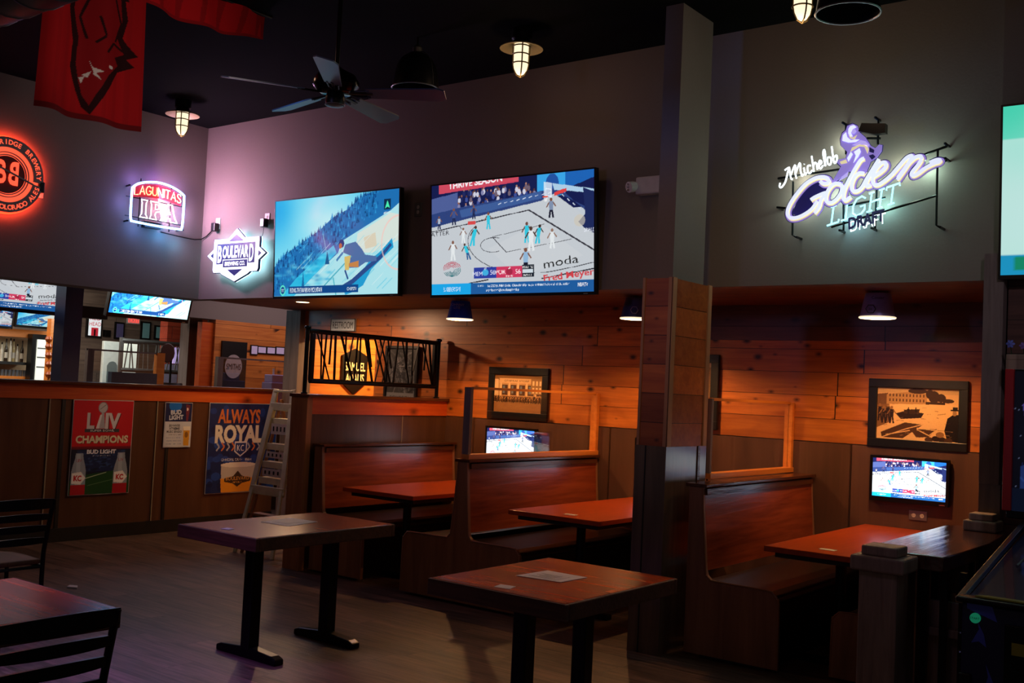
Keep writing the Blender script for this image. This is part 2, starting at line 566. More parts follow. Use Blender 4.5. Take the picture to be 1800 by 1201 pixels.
class Cv:
    """a picture painted with numpy, later laid on a flat mesh as point colours"""

    def __init__(s, w, h, W, H, bg):
        s.w, s.h, s.W, s.H = w, h, W, H
        s.a = np.ones((h, w, 3)) * np.array(hx(bg))
        yy, xx = np.mgrid[0:h, 0:w]
        s.X = xx * W / (w - 1)
        s.Y = yy * H / (h - 1)     # y downwards

    def put(s, m, c, al=1):
        c = np.array(hx(c) if isinstance(c, str) else c)
        m = m.astype(float) * al
        s.a = s.a * (1 - m[..., None]) + c * m[..., None]

    def rect(s, x0, y0, x1, y1, c, al=1):
        s.put((s.X >= x0) & (s.X <= x1) & (s.Y >= y0) & (s.Y <= y1), c, al)

    def ell(s, cx, cy, rx, ry, c, al=1, ring=0):
        d = ((s.X - cx) / rx) ** 2 + ((s.Y - cy) / ry) ** 2
        m = d <= 1
        if ring:
            m &= d >= (1 - ring) ** 2
        s.put(m, c, al)

    def soft(s, cx, cy, rx, ry, c, al=1):
        d = ((s.X - cx) / rx) ** 2 + ((s.Y - cy) / ry) ** 2
        s.put(np.exp(-d * 2), c, al)

    def _sub(s, xs, ys):
        x0, x1 = (int(max(0, min(xs) * (s.w - 1) / s.W - 1)), int(min(s.w, max(xs) * (s.w - 1) / s.W + 2)))
        y0, y1 = (int(max(0, min(ys) * (s.h - 1) / s.H - 1)), int(min(s.h, max(ys) * (s.h - 1) / s.H + 2)))
        return slice(y0, max(y0, y1)), slice(x0, max(x0, x1))

    def poly(s, pts, c, al=1):
        sl = s._sub([p[0] for p in pts], [p[1] for p in pts])
        X, Y = s.X[sl], s.Y[sl]
        if X.size == 0:
            return
        m = np.zeros(X.shape, bool)
        j = len(pts) - 1
        for i in range(len(pts)):
            xi, yi = pts[i]
            xj, yj = pts[j]
            if yi != yj:
                m ^= ((yi > Y) != (yj > Y)) & (X < (xj - xi) * (Y - yi) / (yj - yi) + xi)
            j = i
        col = np.array(hx(c) if isinstance(c, str) else c)
        mm = m.astype(float)[..., None] * al
        s.a[sl] = s.a[sl] * (1 - mm) + col * mm

    def line(s, pts, w, c, al=1):
        for p, q in zip(pts[:-1], pts[1:]):
            dx, dy = q[0] - p[0], q[1] - p[1]
            L = math.hypot(dx, dy) or 1
            nx, ny = -dy / L * w / 2, dx / L * w / 2
            s.poly([(p[0] + nx, p[1] + ny), (q[0] + nx, q[1] + ny), (q[0] - nx, q[1] - ny), (p[0] - nx, p[1] - ny)], c, al)

    def text(s, t, x, y, h, c, width=None, bold=0, rot=0, shear=0, al=1):
        """centred on x, y; cap height h"""
        vs, tr, w, ps = text_tri(t, bold)
        k = h / .7
        kx = width / w if width else k
        ca, sa = math.cos(rot), math.sin(rot)
        P = []
        for a, b in vs:
            px_, py_ = a * kx - w * kx / 2 + shear * b * k, -(b * k - h / 2)
            P.append((x + px_ * ca - py_ * sa, y + px_ * sa + py_ * ca))
        for t3 in tr:
            s.poly([P[i] for i in t3], c, al)

    def man(s, x, y, h, body, leg='202030', skin='7a5040', lean=0, arms=1):
        """small standing figure in a picture, feet at x, y"""
        s.line([(x - .09 * h, y), (x + lean * .3 * h - .03 * h, y - .48 * h)], .1 * h, leg)
        s.line([(x + .12 * h, y), (x + lean * .3 * h + .03 * h, y - .48 * h)], .1 * h, leg)
        s.poly([(x + lean * .3 * h - .1 * h, y - .4 * h), (x + lean * .3 * h + .1 * h, y - .4 * h), (x + lean * .6 * h + .14 * h, y - .82 * h), (x + lean * .6 * h - .12 * h, y - .82 * h)], body)
        if arms:
            s.line([(x + lean * .6 * h - .1 * h, y - .78 * h), (x + lean * .6 * h - .26 * h, y - .52 * h)], .06 * h, skin)
            s.line([(x + lean * .6 * h + .1 * h, y - .78 * h), (x + lean * .6 * h + .25 * h, y - .56 * h)], .06 * h, skin)
        s.ell(x + lean * .75 * h, y - .91 * h, .075 * h, .09 * h, skin)

    def speck(s, amt):
        s.a = np.clip(s.a + (rng.random(s.a.shape[:2])[..., None] - .5) * amt, 0, 1)

    def mesh(s, name):
        w, h = s.w, s.h
        me = bpy.data.meshes.new(name)
        return me


def picture(name, cv, bl, U, V, mat, parent=None, wave=0):
    """lay painting cv on the rectangle from its lower left corner bl spanned by U (right) and V (up)"""
    w, h = cv.w, cv.h
    bl, U, V = np.array(bl, float), np.array(U, float), np.array(V, float)
    ii, jj = np.meshgrid(np.linspace(0, 1, w), np.linspace(1, 0, h))
    co = bl + ii[..., None] * U + jj[..., None] * V
    if wave:
        nn = np.cross(U, V)
        nn /= np.linalg.norm(nn)
        co = co + nn * (wave(ii, jj))[..., None]
    co = co.reshape(-1, 3)
    idx = np.arange(w * h).reshape(h, w)
    q = np.stack([idx[1:, :-1], idx[1:, 1:], idx[:-1, 1:], idx[:-1, :-1]], -1).reshape(-1, 4)
    me = bpy.data.meshes.new(name)
    me.vertices.add(len(co))
    me.vertices.foreach_set('co', co.ravel())
    me.loops.add(q.size)
    me.loops.foreach_set('vertex_index', q.ravel().astype(np.int32))
    me.polygons.add(len(q))
    me.polygons.foreach_set('loop_start', np.arange(0, q.size, 4, dtype=np.int32))
    at = me.attributes.new('pic', 'FLOAT_COLOR', 'POINT')
    c = cv.a.reshape(-1, 3)
    c = np.where(c <= .04045, c / 12.92, ((c + .055) / 1.055) ** 2.4)
    at.data.foreach_set('color', np.concatenate([c, np.ones((len(c), 1))], 1).ravel().astype(np.float32))
    me.update(calc_edges=True)
    me.validate()
    return link(name, me, mat, parent)


def copy_tree(o, parent=None):
    c = o.copy()
    COL.objects.link(c)
    if parent:
        c.parent = parent
    for ch in [x for x in bpy.data.objects if x.parent == o]:
        copy_tree(ch, c)
    return c


def catmull(P, n=8, closed=False):
    P = [np.array(p, float) for p in P]
    m = len(P)
    out = []
    for i in range(m if closed else m - 1):
        g = lambda k: P[k % m] if closed else P[max(0, min(m - 1, k))]
        a, b, c, d = g(i - 1), g(i), g(i + 1), g(i + 2)
        for t in np.linspace(0, 1, n, endpoint=False):
            out.append(.5 * ((2 * b) + (c - a) * t + (2 * a - 5 * b + 4 * c - d) * t * t + (3 * b - a - 3 * c + d) * t ** 3))
    if not closed:
        out.append(P[-1])
    return out

# ================================================================== the setting
struct('floor', (-17.5, 2.5, -2.5, 12.5, -.1, 0), 'floor', 'dark wood-look plank tile floor with worn grain')
struct('ceiling', (-9.6, 2.5, -2.5, 6.85, 4.25, 4.35), 'ceiling', 'black painted ceiling high above the dining room')
struct('wall_left', (-9.6, -9.3, -2.5, 6.7, 2.44, 4.25), 'paint', 'grey upper wall carrying the red ring sign, open below')
struct('wall_back', (-9.6, -1.5, 6.7, 6.85, 2.44, 4.25), 'paint', 'grey upper back wall behind the large televisions')
struct('wall_right', (-1.5, 2.5, 6.65, 6.85, 2.5, 4.25), 'paint', 'grey upper wall at the far right of the photo')
struct('trim_1', (-9.3, -1.5, 6.85, 8.2, 2.44, 2.5), 'soffit', 'dark boarded soffit over the booths', 'soffit')
struct('wall_alcove', (-8.0, -1.5, 8.07, 8.2, 1.355, 2.44), 'plankwall', 'knotty cedar plank wall over the booths')
struct('wall_over_doorway', (-9.18, -8.0, 8.07, 8.2, 2.12, 2.44), 'plankwall', 'cedar planks above the restroom doorway')
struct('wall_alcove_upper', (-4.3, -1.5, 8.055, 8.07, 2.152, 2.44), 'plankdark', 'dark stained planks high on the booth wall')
# dark plywood wainscot in sheets with thin gaps
mb = MB()
for x0, x1 in ((-6.96, -6.6), (-6.59, -5.02), (-5.01, -4.05), (-4.04, -2.84), (-2.83, -1.5)):
    mb.box(x0 + .003, x1 - .003, 8.05, 8.2, 0, 1.352)
tag(mb.build('wall_wainscot', 'wains'), 'dark plywood wainscot below the cedar planks', 'wall', None, 'structure')
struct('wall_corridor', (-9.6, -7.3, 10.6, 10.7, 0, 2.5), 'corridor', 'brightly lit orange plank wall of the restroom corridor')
struct('wall_corridor_side', (-7.98, -7.86, 8.2, 10.6, 0, 2.5), 'planky', 'plank side wall inside the restroom corridor')
struct('wall_doorway_side', (-8.03, -8.0, 8.075, 8.2, 0, 2.12), 'planky', 'plank jamb of the restroom doorway')
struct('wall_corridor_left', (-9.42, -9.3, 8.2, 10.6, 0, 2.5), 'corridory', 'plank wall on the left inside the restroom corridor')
struct('trim_2', (-9.42, -9.18, 8.0, 8.2, 0, 2.44), 'greypost', 'pale grey corner post left of the restroom doorway', 'post')
struct('wall_beside_doorway', (-8.0, -6.96, 8.06, 8.2, 0, 1.36), 'wains', 'dark wainscot behind the twig railing')
struct('ceiling_corridor', (-9.42, -7.86, 8.2, 10.6, 2.44, 2.5), 'soffit', 'boarded ceiling of the restroom corridor')
# nib wall and the wall at the far right
struct('wall_nib', (-1.55, -1.45, 6.7, 8.2, 0, 2.5), 'wains', 'short dark wall closing the booth alcove on the right')
struct('wall_right_lower', (-1.5, 2.5, 6.7, 6.85, 0, 2.5), MW('red_brown_rustic_planks', '3c1e18', '6a4438', 'x', 'z', .55, .2, 2.2, vary=.5, knots=1.5), 'rustic brown plank wall behind the pinball machine')
struct('trim_3', (-1.567, -1.457, 6.61, 6.70, 1.23, 2.59), 'greypost', 'weathered grey corner board between booth alcove and pinball wall', 'post')
struct('trim_4', (-1.567, -1.45, 6.62, 6.70, 0, 1.23), 'pillarlow', 'dark stained lower part of the corner board', 'post')

# left half wall
struct('wall_half_left', (-9.66, -9.5, -2.5, 8.0, 0, 1.36), 'wainsy', 'dark plywood half wall hung with posters')
mbp = MB()
struct('trim_5', (-9.66, -9.488, -2.5, 8.0, 1.36, 1.5), 'band', 'red cedar band along the top of the left half wall', 'board')
struct('trim_6', (-9.70, -9.44, -2.5, 8.0, 1.5, 1.53), 'cap', 'dark wooden cap of the left half wall', 'cap', .004)
struct('baseboard_left', (-9.5, -9.485, -2.5, 8.0, 0, .13), 'base', 'black rubber baseboard below the posters')
for i, y in enumerate((5.255, 6.42, 3.9)):
    mb = MB().box(-9.5, -9.49, y, y + .012, .13, 1.36)
    tag(mb.build('trim_%d' % (7 + i), 'batten'), 'thin pale metal strip on the half wall panels', 'strip', None, 'structure')
    mb = MB().box(-9.5, -9.492, y + .13, y + .165, .13, 1.36)
    tag(mb.build('trim_%d' % (10 + i), 'base'), 'dark narrow batten on the half wall panels', 'strip', None, 'structure')

# half wall between corridor and first booth
struct('wall_half_booth', (-7.15, -6.975, 6.25, 8.06, 0, 1.36), 'wainsy', 'dark glossy half wall behind the first booth bench')
struct('trim_14', (-7.16, -6.965, 6.25, 8.06, 1.355, 1.5), 'band', 'deep red cedar band under the twig railing', 'board')
struct('trim_15', (-7.19, -6.935, 6.19, 8.06, 1.5, 1.53), 'cap', 'dark cap of the half wall under the twig railing', 'cap', .004)
struct('trim_16', (-7.17, -6.96, 6.2, 6.26, 0, 1.5), MW('brown_end_board', '8a5230', 'b47a4c', 'z', 'x', .5, 0, gs=.8), 'brown end board of the booth half wall beside the ladder', 'post')
struct('trim_17', (-6.98, -6.972, 7.42, 7.43, 0, 1.355), 'batten', 'thin joint strip in the glossy half wall', 'strip')

# pillar
t = empty('pillar', (-3.42, 6.25, 0), 'square pillar, grey above and cedar clad below, between the second and third booth', 'pillar')
t['kind'] = 'structure'
box('painted_shaft', (-3.46, -3.33, 6.03, 6.46, 2.42, 4.25), 'paint', t)
box('cedar_cladding', (-3.525, -3.315, 6.01, 6.54, 1.33, 2.425), 'pillarwood', t)
for x0, x1, y0, y1 in ((-3.533, -3.515, 6.0, 6.03), (-3.34, -3.31, 6.0, 6.01), (-3.315, -3.305, 6.0, 6.05), (-3.315, -3.305, 6.5, 6.55)):
    box('corner_trim', (x0, x1, y0, y1, 1.33, 2.43), 'pillartrim', t)
box('dark_base', (-3.535, -3.305, 5.99, 6.55, 0, 1.33), 'pillarlow', t)
for x in (-3.46,):
    box('panel_joint', (x, x + .008, 5.986, 5.992, 0, 1.33), 'base', t)
box('panel_strip', (-3.306, -3.298, 6.42, 6.45, 0, 1.33), 'cap', t)

# ================================================================== booths


def bench_profile(side):
    """half outline of a bench end, going down from the top on one side (side = +-1)"""
    p = [(.045, 1.08), (.055, .9), (.085, .56), (.095, .525), (.12, .502), (.15, .495), (.50, .492), (.545, .478), (.572, .445), (.58, .41), (.585, .02)]
    return [(side * a, b) for a, b in p]


def bench(cx, y0, y1, sides, label, name='booth_bench', top=1.08):
    t = empty(name, (cx, (y0 + y1) / 2, 0), label, 'bench', 'booth benches')
    R = bench_profile(1) if 1 in sides else [(.05, 1.08), (.05, .02)]
    L = bench_profile(-1) if -1 in sides else [(-.05, 1.08), (-.05, .02)]
    for y in (y0, y1 - .03):
        MB().prism(R + L[::-1], (cx, y, 0), (1, 0, 0), (0, 0, 1), (0, 1, 0), .03).build('end_panel', 'boothend', t)
    for s in sides:
        P = bench_profile(s)
        pts = [(cx + a, y0 - .001, b) for a, b in P]
        MB().tube(catmull(pts, 3), .006, 6).build('edge_trim', 'boothtrim', t, smooth=True)
        # slanted back board
        b = MB()
        prof = [(.03, 1.06), (.045, 1.06), (.08, .55), (.065, .55)]
        b.prism([(s * a, z) for a, z in prof], (cx, y0 + .03, 0), (1, 0, 0), (0, 0, 1), (0, 1, 0), y1 - y0 - .06)
        b.build('backrest', 'booth', t)
        b = MB()
        b.prism([(s * a, z) for a, z in [(.045, 1.075), (.062, 1.07), (.064, 1.03), (.047, 1.03)]], (cx, y0 + .03, 0), (1, 0, 0), (0, 0, 1), (0, 1, 0), y1 - y0 - .06)
        b.build('top_molding', 'cap', t)
        b = MB()
        prof = [(.09, .50), (.50, .475), (.55, .455), (.565, .42), (.55, .40), (.09, .41)]
        b.prism([(s * a, z) for a, z in prof], (cx, y0 + .03, 0), (1, 0, 0), (0, 0, 1), (0, 1, 0), y1 - y0 - .06)
        b.build('seat', 'seat', t, .01)
        box('seat_base', (cx + s * .05, cx + s * .50, y0 + .03, y1 - .03, .0, .41), 'base', t)
    box('top_cap', (cx - .075, cx + .075, y0 - .01, y1, top, top + .022), 'cap', t, .004)
    return t


bench(-6.86, 6.27, 8.03, (1,), 'single booth bench against the half wall under the twig railing')
bench(-5.17, 6.2, 8.03, (-1, 1), 'double booth bench left of the pillar, with a glass partition on top')
bench(-3.17, 6.17, 8.03, (1,), 'booth bench half hidden by the pillar, glass partition on top')
bench(-1.72, 6.3, 8.03, (-1,), 'booth bench behind the glossy ledge at the right').scale.z = .84


def partition(cx, y0, y1, label):
    t = empty('glass_partition', (cx, y0, 1.1), label, 'partition', 'glass partitions on the bench backs')
    box('bottom_rail', (cx - .04, cx + .04, y0, y1, 1.102, 1.14), 'rail', t, .003)
    box('post', (cx - .035, cx + .03, y0, y0 + .03, 1.14, 1.655), 'greypost', t)
    box('post', (cx - .035, cx + .03, y1 - .04, y1, 1.14, 1.655), 'rail', t)
    box('top_rail', (cx - .012, cx + .012, y0 + .03, y1 - .04, 1.64, 1.66), 'rail', t)
    box('pane', (cx - .003, cx + .003, y0 + .03, y1 - .04, 1.14, 1.64), 'glass', t)


partition(-5.17, 6.22, 8.05, 'glass partition on the double bench in front of the storefront photo')
partition(-3.33, 6.6, 8.05, 'glass partition right of the pillar on the third bench')


def booth_table(x0, x1, y0, label):
    cx = (x0 + x1) / 2
    t = empty('booth_table', (cx, y0 + .9, 0), label, 'table', 'fixed booth tables')
    box('tabletop', (x0, x1, y0, 8.045, .725, .76), 'tabletop', t, .004)
    box('apron', (x0 + .05, x1 - .05, y0 + .06, 8.03, .69, .725), 'base', t)
    for y in (6.65, 7.65):
        MB().lathe([(.035, .03), (.035, .69)], (cx, y, 0), 16).build('column', 'black', t, smooth=True)
        b = MB().box(cx - .28, cx + .28, y - .035, y + .035, 0, .04)
        b.build('foot', 'black', t, .01)
    return t


booth_table(-6.54, -5.73, 6.27, 'orange booth table in the booth nearest the ladder')
booth_table(-4.76, -3.96, 6.26, 'orange booth table left of the cedar clad pillar')
booth_table(-2.71, -2.05, 6.2, 'orange booth table under the harbour photo at the right')
for x, y, z, lab in ((-4.31, 6.42, .7605, 'small pale sticker on the middle booth table'), (-2.37, 6.38, .7605, 'small pale sticker on the right booth table')):
    o = box('sticker', (x - .05, x + .05, y - .03, y + .03, z, z + .0015), 'cream')
    tag(o, lab, 'sticker')

# ================================================================== free standing tables


def free_table(x0, x1, y0, y1, cols, label, feet_x):
    cx, cy = (x0 + x1) / 2, (y0 + y1) / 2
    t = empty('pedestal_table', (cx, cy, 0), label, 'table', 'free standing pub tables')
    box('tabletop', (x0 + .012, x1 - .012, y0 + .012, y1 - .012, .72, .762), 'freetop', t, .003)
    b = MB()
    for q in ((x0, x1, y0, y0 + .028, .685, .76), (x0, x1, y1 - .028, y1, .685, .76), (x0, x0 + .028, y0 + .028, y1 - .028, .685, .76), (x1 - .028, x1, y0 + .028, y1 - .028, .685, .76)):
        b.box(*q)
    b.build('edge_band', 'table_edge', t, .005)
    for x, y in cols:
        o = MB().box(x - .04, x + .04, y - .04, y + .04, .05, .70).build('column', 'black', t, .008)
        w = feet_x
        b = MB()
        b.prism([(-w, 0), (-w, .035), (-w + .04, .05), (-.05, .065), (.05, .065), (w - .04, .05), (w, .035), (w, 0)], (x, y - .035, 0), (1, 0, 0), (0, 0, 1), (0, 1, 0), .07)
        b.build('foot', 'black', t, .008)
        box('top_plate', (x - .15, x + .15, y - .1, y + .1, .70, .72), 'black', t)
    return t


free_table(-5.36, -4.64, 3.815, 4.925, ((-4.99, 4.1), (-4.98, 4.70)), 'brown pub table on two black columns in front of the ladder', .27)
free_table(-3.265, -2.485, 3.70, 4.675, ((-2.9, 3.98), (-2.86, 4.42)), 'reddish brown pub table nearest the camera at the centre', .27)
free_table(-4.35, -3.56, 1.05, 2.31, ((-3.95, 1.35), (-3.95, 2.0)), 'dark table corner with violet glare at the lower left', .27)


def sheet(name, pts, z, label, cat, mat='paper', t=.002, group=None, art=None):
    b = MB()
    b.prism([(p[0], p[1]) for p in pts], (0, 0, z), (1, 0, 0), (0, 1, 0), (0, 0, 1), t)
    return tag(b.build(name, mat), label, cat, group)


o = sheet('menu', [(-5.158, 4.27), (-5.21, 4.55), (-4.975, 4.57), (-4.915, 4.28)], .7625, 'white paper menu lying on the table by the ladder', 'menu')
box('second_sheet', (-5.12, -5.0, 4.34, 4.5, .7646, .766), 'paper', o)
o = sheet('menu', [(-3.03, 4.07), (-3.015, 4.31), (-2.78, 4.31), (-2.79, 4.1)], .7625, 'white paper menu lying on the centre table', 'menu')
box('second_sheet', (-2.99, -2.83, 4.12, 4.24, .7646, .766), 'paper', o)
for i in range(5):
    box('print_line', (-2.98 + .03 * (i % 2), -2.86, 4.13 + i * .02, 4.135 + i * .02, .7661, .7663), 'frameblack', o)
sheet('napkin', [(-5.05, 3.89), (-5.06, 3.94), (-5.0, 3.95), (-4.985, 3.90)], .7625, 'small folded white napkin on the table by the ladder', 'napkin')
o = sheet('coaster_card', [(-2.92, 3.76), (-2.935, 3.83), (-2.86, 3.845), (-2.84, 3.77)], .7625, 'small torn white card near the edge of the centre table', 'card')
sheet('paper_scrap', [(-7.45, 4.36), (-7.5, 4.41), (-7.44, 4.44), (-7.38, 4.4)], .0005, 'small white paper scrap on the floor', 'scrap', 'paper', .012)

# ================================================================== chairs


def chair(loc, rz, label):
    t = empty('ladder_back_chair', (0, 0, 0), label, 'chair', 'black metal ladder-back chairs')
    W = .19
    for s in (-1, 1):
        pts = [(s * W, -.2, 0), (s * W, -.19, .45), (s * (W + .005), -.2, .6), (s * (W + .02), -.235, .85)]
        pts = catmull(pts, 5)
        MB().tube(pts, .014, 8).build('back_post', 'black', t, smooth=True)
        MB().tube([(s * (W + .01), .2, 0), (s * (W - .005), .19, .44)], .013, 8).build('leg', 'black', t, smooth=True)
    for k, (z, h) in enumerate(((.825, .055), (.745, .032), (.675, .032), (.60, .032))):
        b = MB()
        n = 12
        w = W + .02 + (.012 if k == 0 else -.004 * k)
        vs, fs = [], []
        for i in range(n + 1):
            a = -1 + 2 * i / n
            x = a * w
            y = -.2 - .035 * (z - .6) / .25 - .035 * (1 - a * a)
            for dy in (-.006, .006):
                for dz in (-h / 2, h / 2 + .012 * (1 - a * a)):
                    vs.append((x, y + dy, z + dz))
        for i in range(n):
            q = i * 4
            fs += [(q, q + 4, q + 5, q + 1), (q + 2, q + 3, q + 7, q + 6), (q, q + 2, q + 6, q + 4), (q + 1, q + 5, q + 7, q + 3)]
        fs += [(0, 1, 3, 2), (n * 4, n * 4 + 2, n * 4 + 3, n * 4 + 1)]
        b.add(vs, fs).build('top_rail' if k == 0 else 'slat', 'black', t)
    b = MB()
    pr = [(-.18, -.19), (.18, -.19), (.205, .0), (.20, .16), (.15, .21), (-.15, .21), (-.20, .16), (-.205, .0)]
    b.prism(pr, (0, 0, .455), (1, 0, 0), (0, 1, 0), (0, 0, 1), .03)
    b.build('seat', MW('brown_chair_seat', '4a2a16', '6c4426', 'y', 'x', .7, 0, obj=True), t, .012)
    b = MB()
    b.tube([(-W, -.19, .44), (W, -.19, .44), (W, .19, .44), (-W, .19, .44)], .011, 8, closed=True)
    b.build('seat_frame', 'black', t)
    b = MB()
    b.tube([(-W, -.2, .2), (W, -.2, .2)], .009, 6)
    b.tube([(-W, .2, .24), (W, .2, .24)], .009, 6)
    for s in (-1, 1):
        b.tube([(s * W, -.2, .16), (s * (W + .006), .2, .16)], .009, 6)
        b.tube([(s * W, -.2, .26), (s * (W + .006), .2, .26)], .009, 6)
    b.build('stretcher', 'black', t)
    t.location = loc
    t.rotation_euler = (0, 0, rz)
    return t


chair((-3.43, 1.845, 0), PI / 2 + .02, 'black ladder-back chair pushed to the violet lit table at the lower left')
chair((-6.34, 3.235, 0), PI / 2 + .05, 'black ladder-back chair with brown seat at the left edge under the posters')

# ================================================================== ladder
t = empty('step_ladder', (-7.8, 6.5, 0), 'weathered grey step ladder standing folded beside the booth half wall', 'ladder')
LB, LT = Vector((-7.80, 6.42, 0)), Vector((-7.875, 6.72, 1.55))
ld = (LT - LB)


def lp(a, h, off=0.):
    """point of the ladder front: a across (-1..1 at half width), h height"""
    p = LB + ld * (h / 1.55)
    w = .145 + (.26 - .145) * (1.55 - h) / 1.55
    return Vector((p.x + a * w + off * 0, p.y + off, h))


b = MB()
for s in (-1, 1):
    b.bar(lp(s * .85, 1.55), lp(s * 1.0, .56), .068, .022, (0, 1, 0))
b.bar(lp(-.9, 1.53), lp(.9, 1.53), .04, .024, (0, 0, 1))
b.bar(lp(-1, 1.38), lp(1, 1.38), .024, .075, (0, 0, 1))
b.bar(lp(-1.1, .59), lp(1.1, .59), .024, .085, (0, 0, 1))
b.build('outer_frame', 'alu', t, .006)
for s in (-1, 1):
    b = MB()
    b.bar(lp(s * .8, 1.42, .03), lp(s * 1.03, 0, -.03), .04, .022, (0, 1, 0))
    b.build('rail', 'alu', t, .003)
    b = MB()
    b.bar(lp(s * .62, 1.4, .06), lp(s * .83, .0, .01), .03, .02, (0, 1, 0))
    b.build('inner_rail', 'boothend', t, .003)
for h in (1.24, 1.0, .83, .68, .36, .16):
    b = MB()
    b.bar(lp(-.78, h, .06), lp(.78, h, .06), .1, .022 if h < .6 else .06, (0, 0, 1))
    b.build('step', 'alu' if h > .6 else 'boothend', t, .003)
for h, w in ((1.17, .05), (.925, .03), (.76, .035)):
    o = MB().bar(lp(-.55, h, .0), lp(.75, h, .0), .004, w * 2, (0, 0, 1)).build('warning_label', 'cream', t)
    for k in range(4):
        MB().bar(lp(-.4 + .3 * k, h, -.003), lp(-.3 + .3 * k, h, -.003), .002, w * .9, (0, 0, 1)).build('label_print', 'frameblack', o)
for s, x in ((-1, -.05), (1, .30)):
    b = MB()
    b.bar(lp(s * .9, 1.45, .07) + Vector((.03, 0, 0)), Vector((-7.8 + x + .02, 7.0, 0)), .035, .02, (0, 1, 0))
    b.build('rear_leg', 'boothend', t, .003)
b = MB()
for h in (1.25, 1.05, .85, .65, .45, .25):
    f = h / 1.45
    x0 = -7.83 * (1 - f) + -7.96 * f
    b.bar((x0, 7.0 - .2 * f, h), (x0 + .36 - .1 * f, 7.0 - .2 * f, h), .012, .03, (0, 0, 1))
b.build('rear_rung', 'boothend', t)

# ================================================================== twig railing
t = empty('twig_railing', (-7.06, 7.1, 1.53), 'black metal railing with crossed twig bars on the booth half wall', 'railing')
X = -7.06
for y in (6.245, 7.995):
    MB().lathe([(.03, 0), (.03, .01), (.019, .015), (.019, .57), (.03, .575), (.03, .59), (.02, .6)], (X, y, 1.53), 16).build('post', 'black', t, smooth=True)
MB().tube([(X, 6.26, 2.085), (X, 7.99, 2.085)], .022, 10).build('top_rail', 'black', t, smooth=True)
MB().tube([(X, 6.3, 1.645), (X, 7.96, 1.645)], .022, 10).build('bottom_rail', 'black', t, smooth=True)
for y in (6.31, 7.94):
    box('frame_upright', (X - .015, X + .015, y - .02, y + .02, 1.65, 2.08), 'black', t)
rr = random.Random(3)
y = 6.36
pos = []
while y < 7.9:
    pos.append(y)
    y += rr.choice((.035, .05, .07, .09, .06))
for i, y in enumerate(pos):
    dy = rr.choice((-.02, .02, .03, -.04, .12, -.10, .17, 0.01))
    y2 = min(7.92, max(6.34, y + dy))
    z0, z1 = (1.66, 2.07)
    if i % 4 == 3:
        z0 = 1.80
        y2 = y + dy * .5
    w = rr.choice((.008, .011, .014, .02))
    MB().bar((X, y2, z0), (X, y, z1), .012, w, (0, 1, 0)).build('twig_bar', 'black', t)

# ================================================================== ledge and posts at the right
t = empty('drink_ledge', (-1.54, 5.8, 0), 'glossy dark plank ledge between two stepped posts at the right', 'ledge')
b = MB()
b.prism([(-1.735, 5.115), (-1.36, 5.13), (-1.345, 5.4), (-1.335, 5.9), (-1.36, 6.2), (-1.40, 6.6), (-1.735, 6.6)], (0, 0, .90), (1, 0, 0), (0, 1, 0), (0, 0, 1), .07)
b.build('top_slab', 'ledge', t, .006)
b = MB().box(-1.6, -1.5, 5.16, 6.6, .0, .12)
b.build('floor_rail', 'rustic', t)
for i in range(6):
    y = 5.24 + i * .235
    box('board', (-1.60, -1.57, y, y + .2, .12, .9), 'rustic', t, .004)
    box('baluster', (-1.52, -1.49, y + .05, y + .08, .0, .9), 'black', t)
for i in range(3):
    box('front_board', (-1.49 + i * .085, -1.41 + i * .085, 5.30, 5.325, .1, .74), 'rustic', t, .004)
    box('front_bar', (-1.475 + i * .085, -1.445 + i * .085, 5.20, 5.23, .0, .9), 'black', t)
box('front_rail', (-1.49, -1.235, 5.25, 5.30, .58, .62), 'rustic', t, .004)
box('bracket', (-1.50, -1.40, 5.7, 5.76, .72, .9), 'greypost', t, .01)


def stepped_post(x, y, w, d, h, label):
    t = empty('timber_post', (x, y, 0), label, 'post', 'stepped timber posts')
    box('shaft', (x - w / 2, x + w / 2, y - d / 2, y + d / 2, 0, h), 'rustic', t, .006)
    box('lower_cap', (x - w / 2 - .035, x + w / 2 + .035, y - d / 2 - .03, y + d / 2 + .03, h, h + .07), 'rustic', t, .01)
    box('upper_cap', (x - w / 2 + .005, x + w / 2 - .005, y - d / 2 + .005, y + d / 2 - .005, h + .07, h + .115), 'rustic', t, .008)


stepped_post(-1.585, 4.99, .175, .17, .895, 'rough dark timber post with stepped cap in front of the right booth')
t = empty('stepped_block', (-1.50, 6.5, .97), 'low stepped dark timber block on the far end of the glossy ledge', 'block')
box('lower_block', (-1.60, -1.42, 6.41, 6.59, .97, 1.03), 'rustic', t, .01)
box('upper_block', (-1.575, -1.445, 6.435, 6.565, 1.03, 1.07), 'rustic', t, .008)

# ================================================================== bucket lamps over the booths


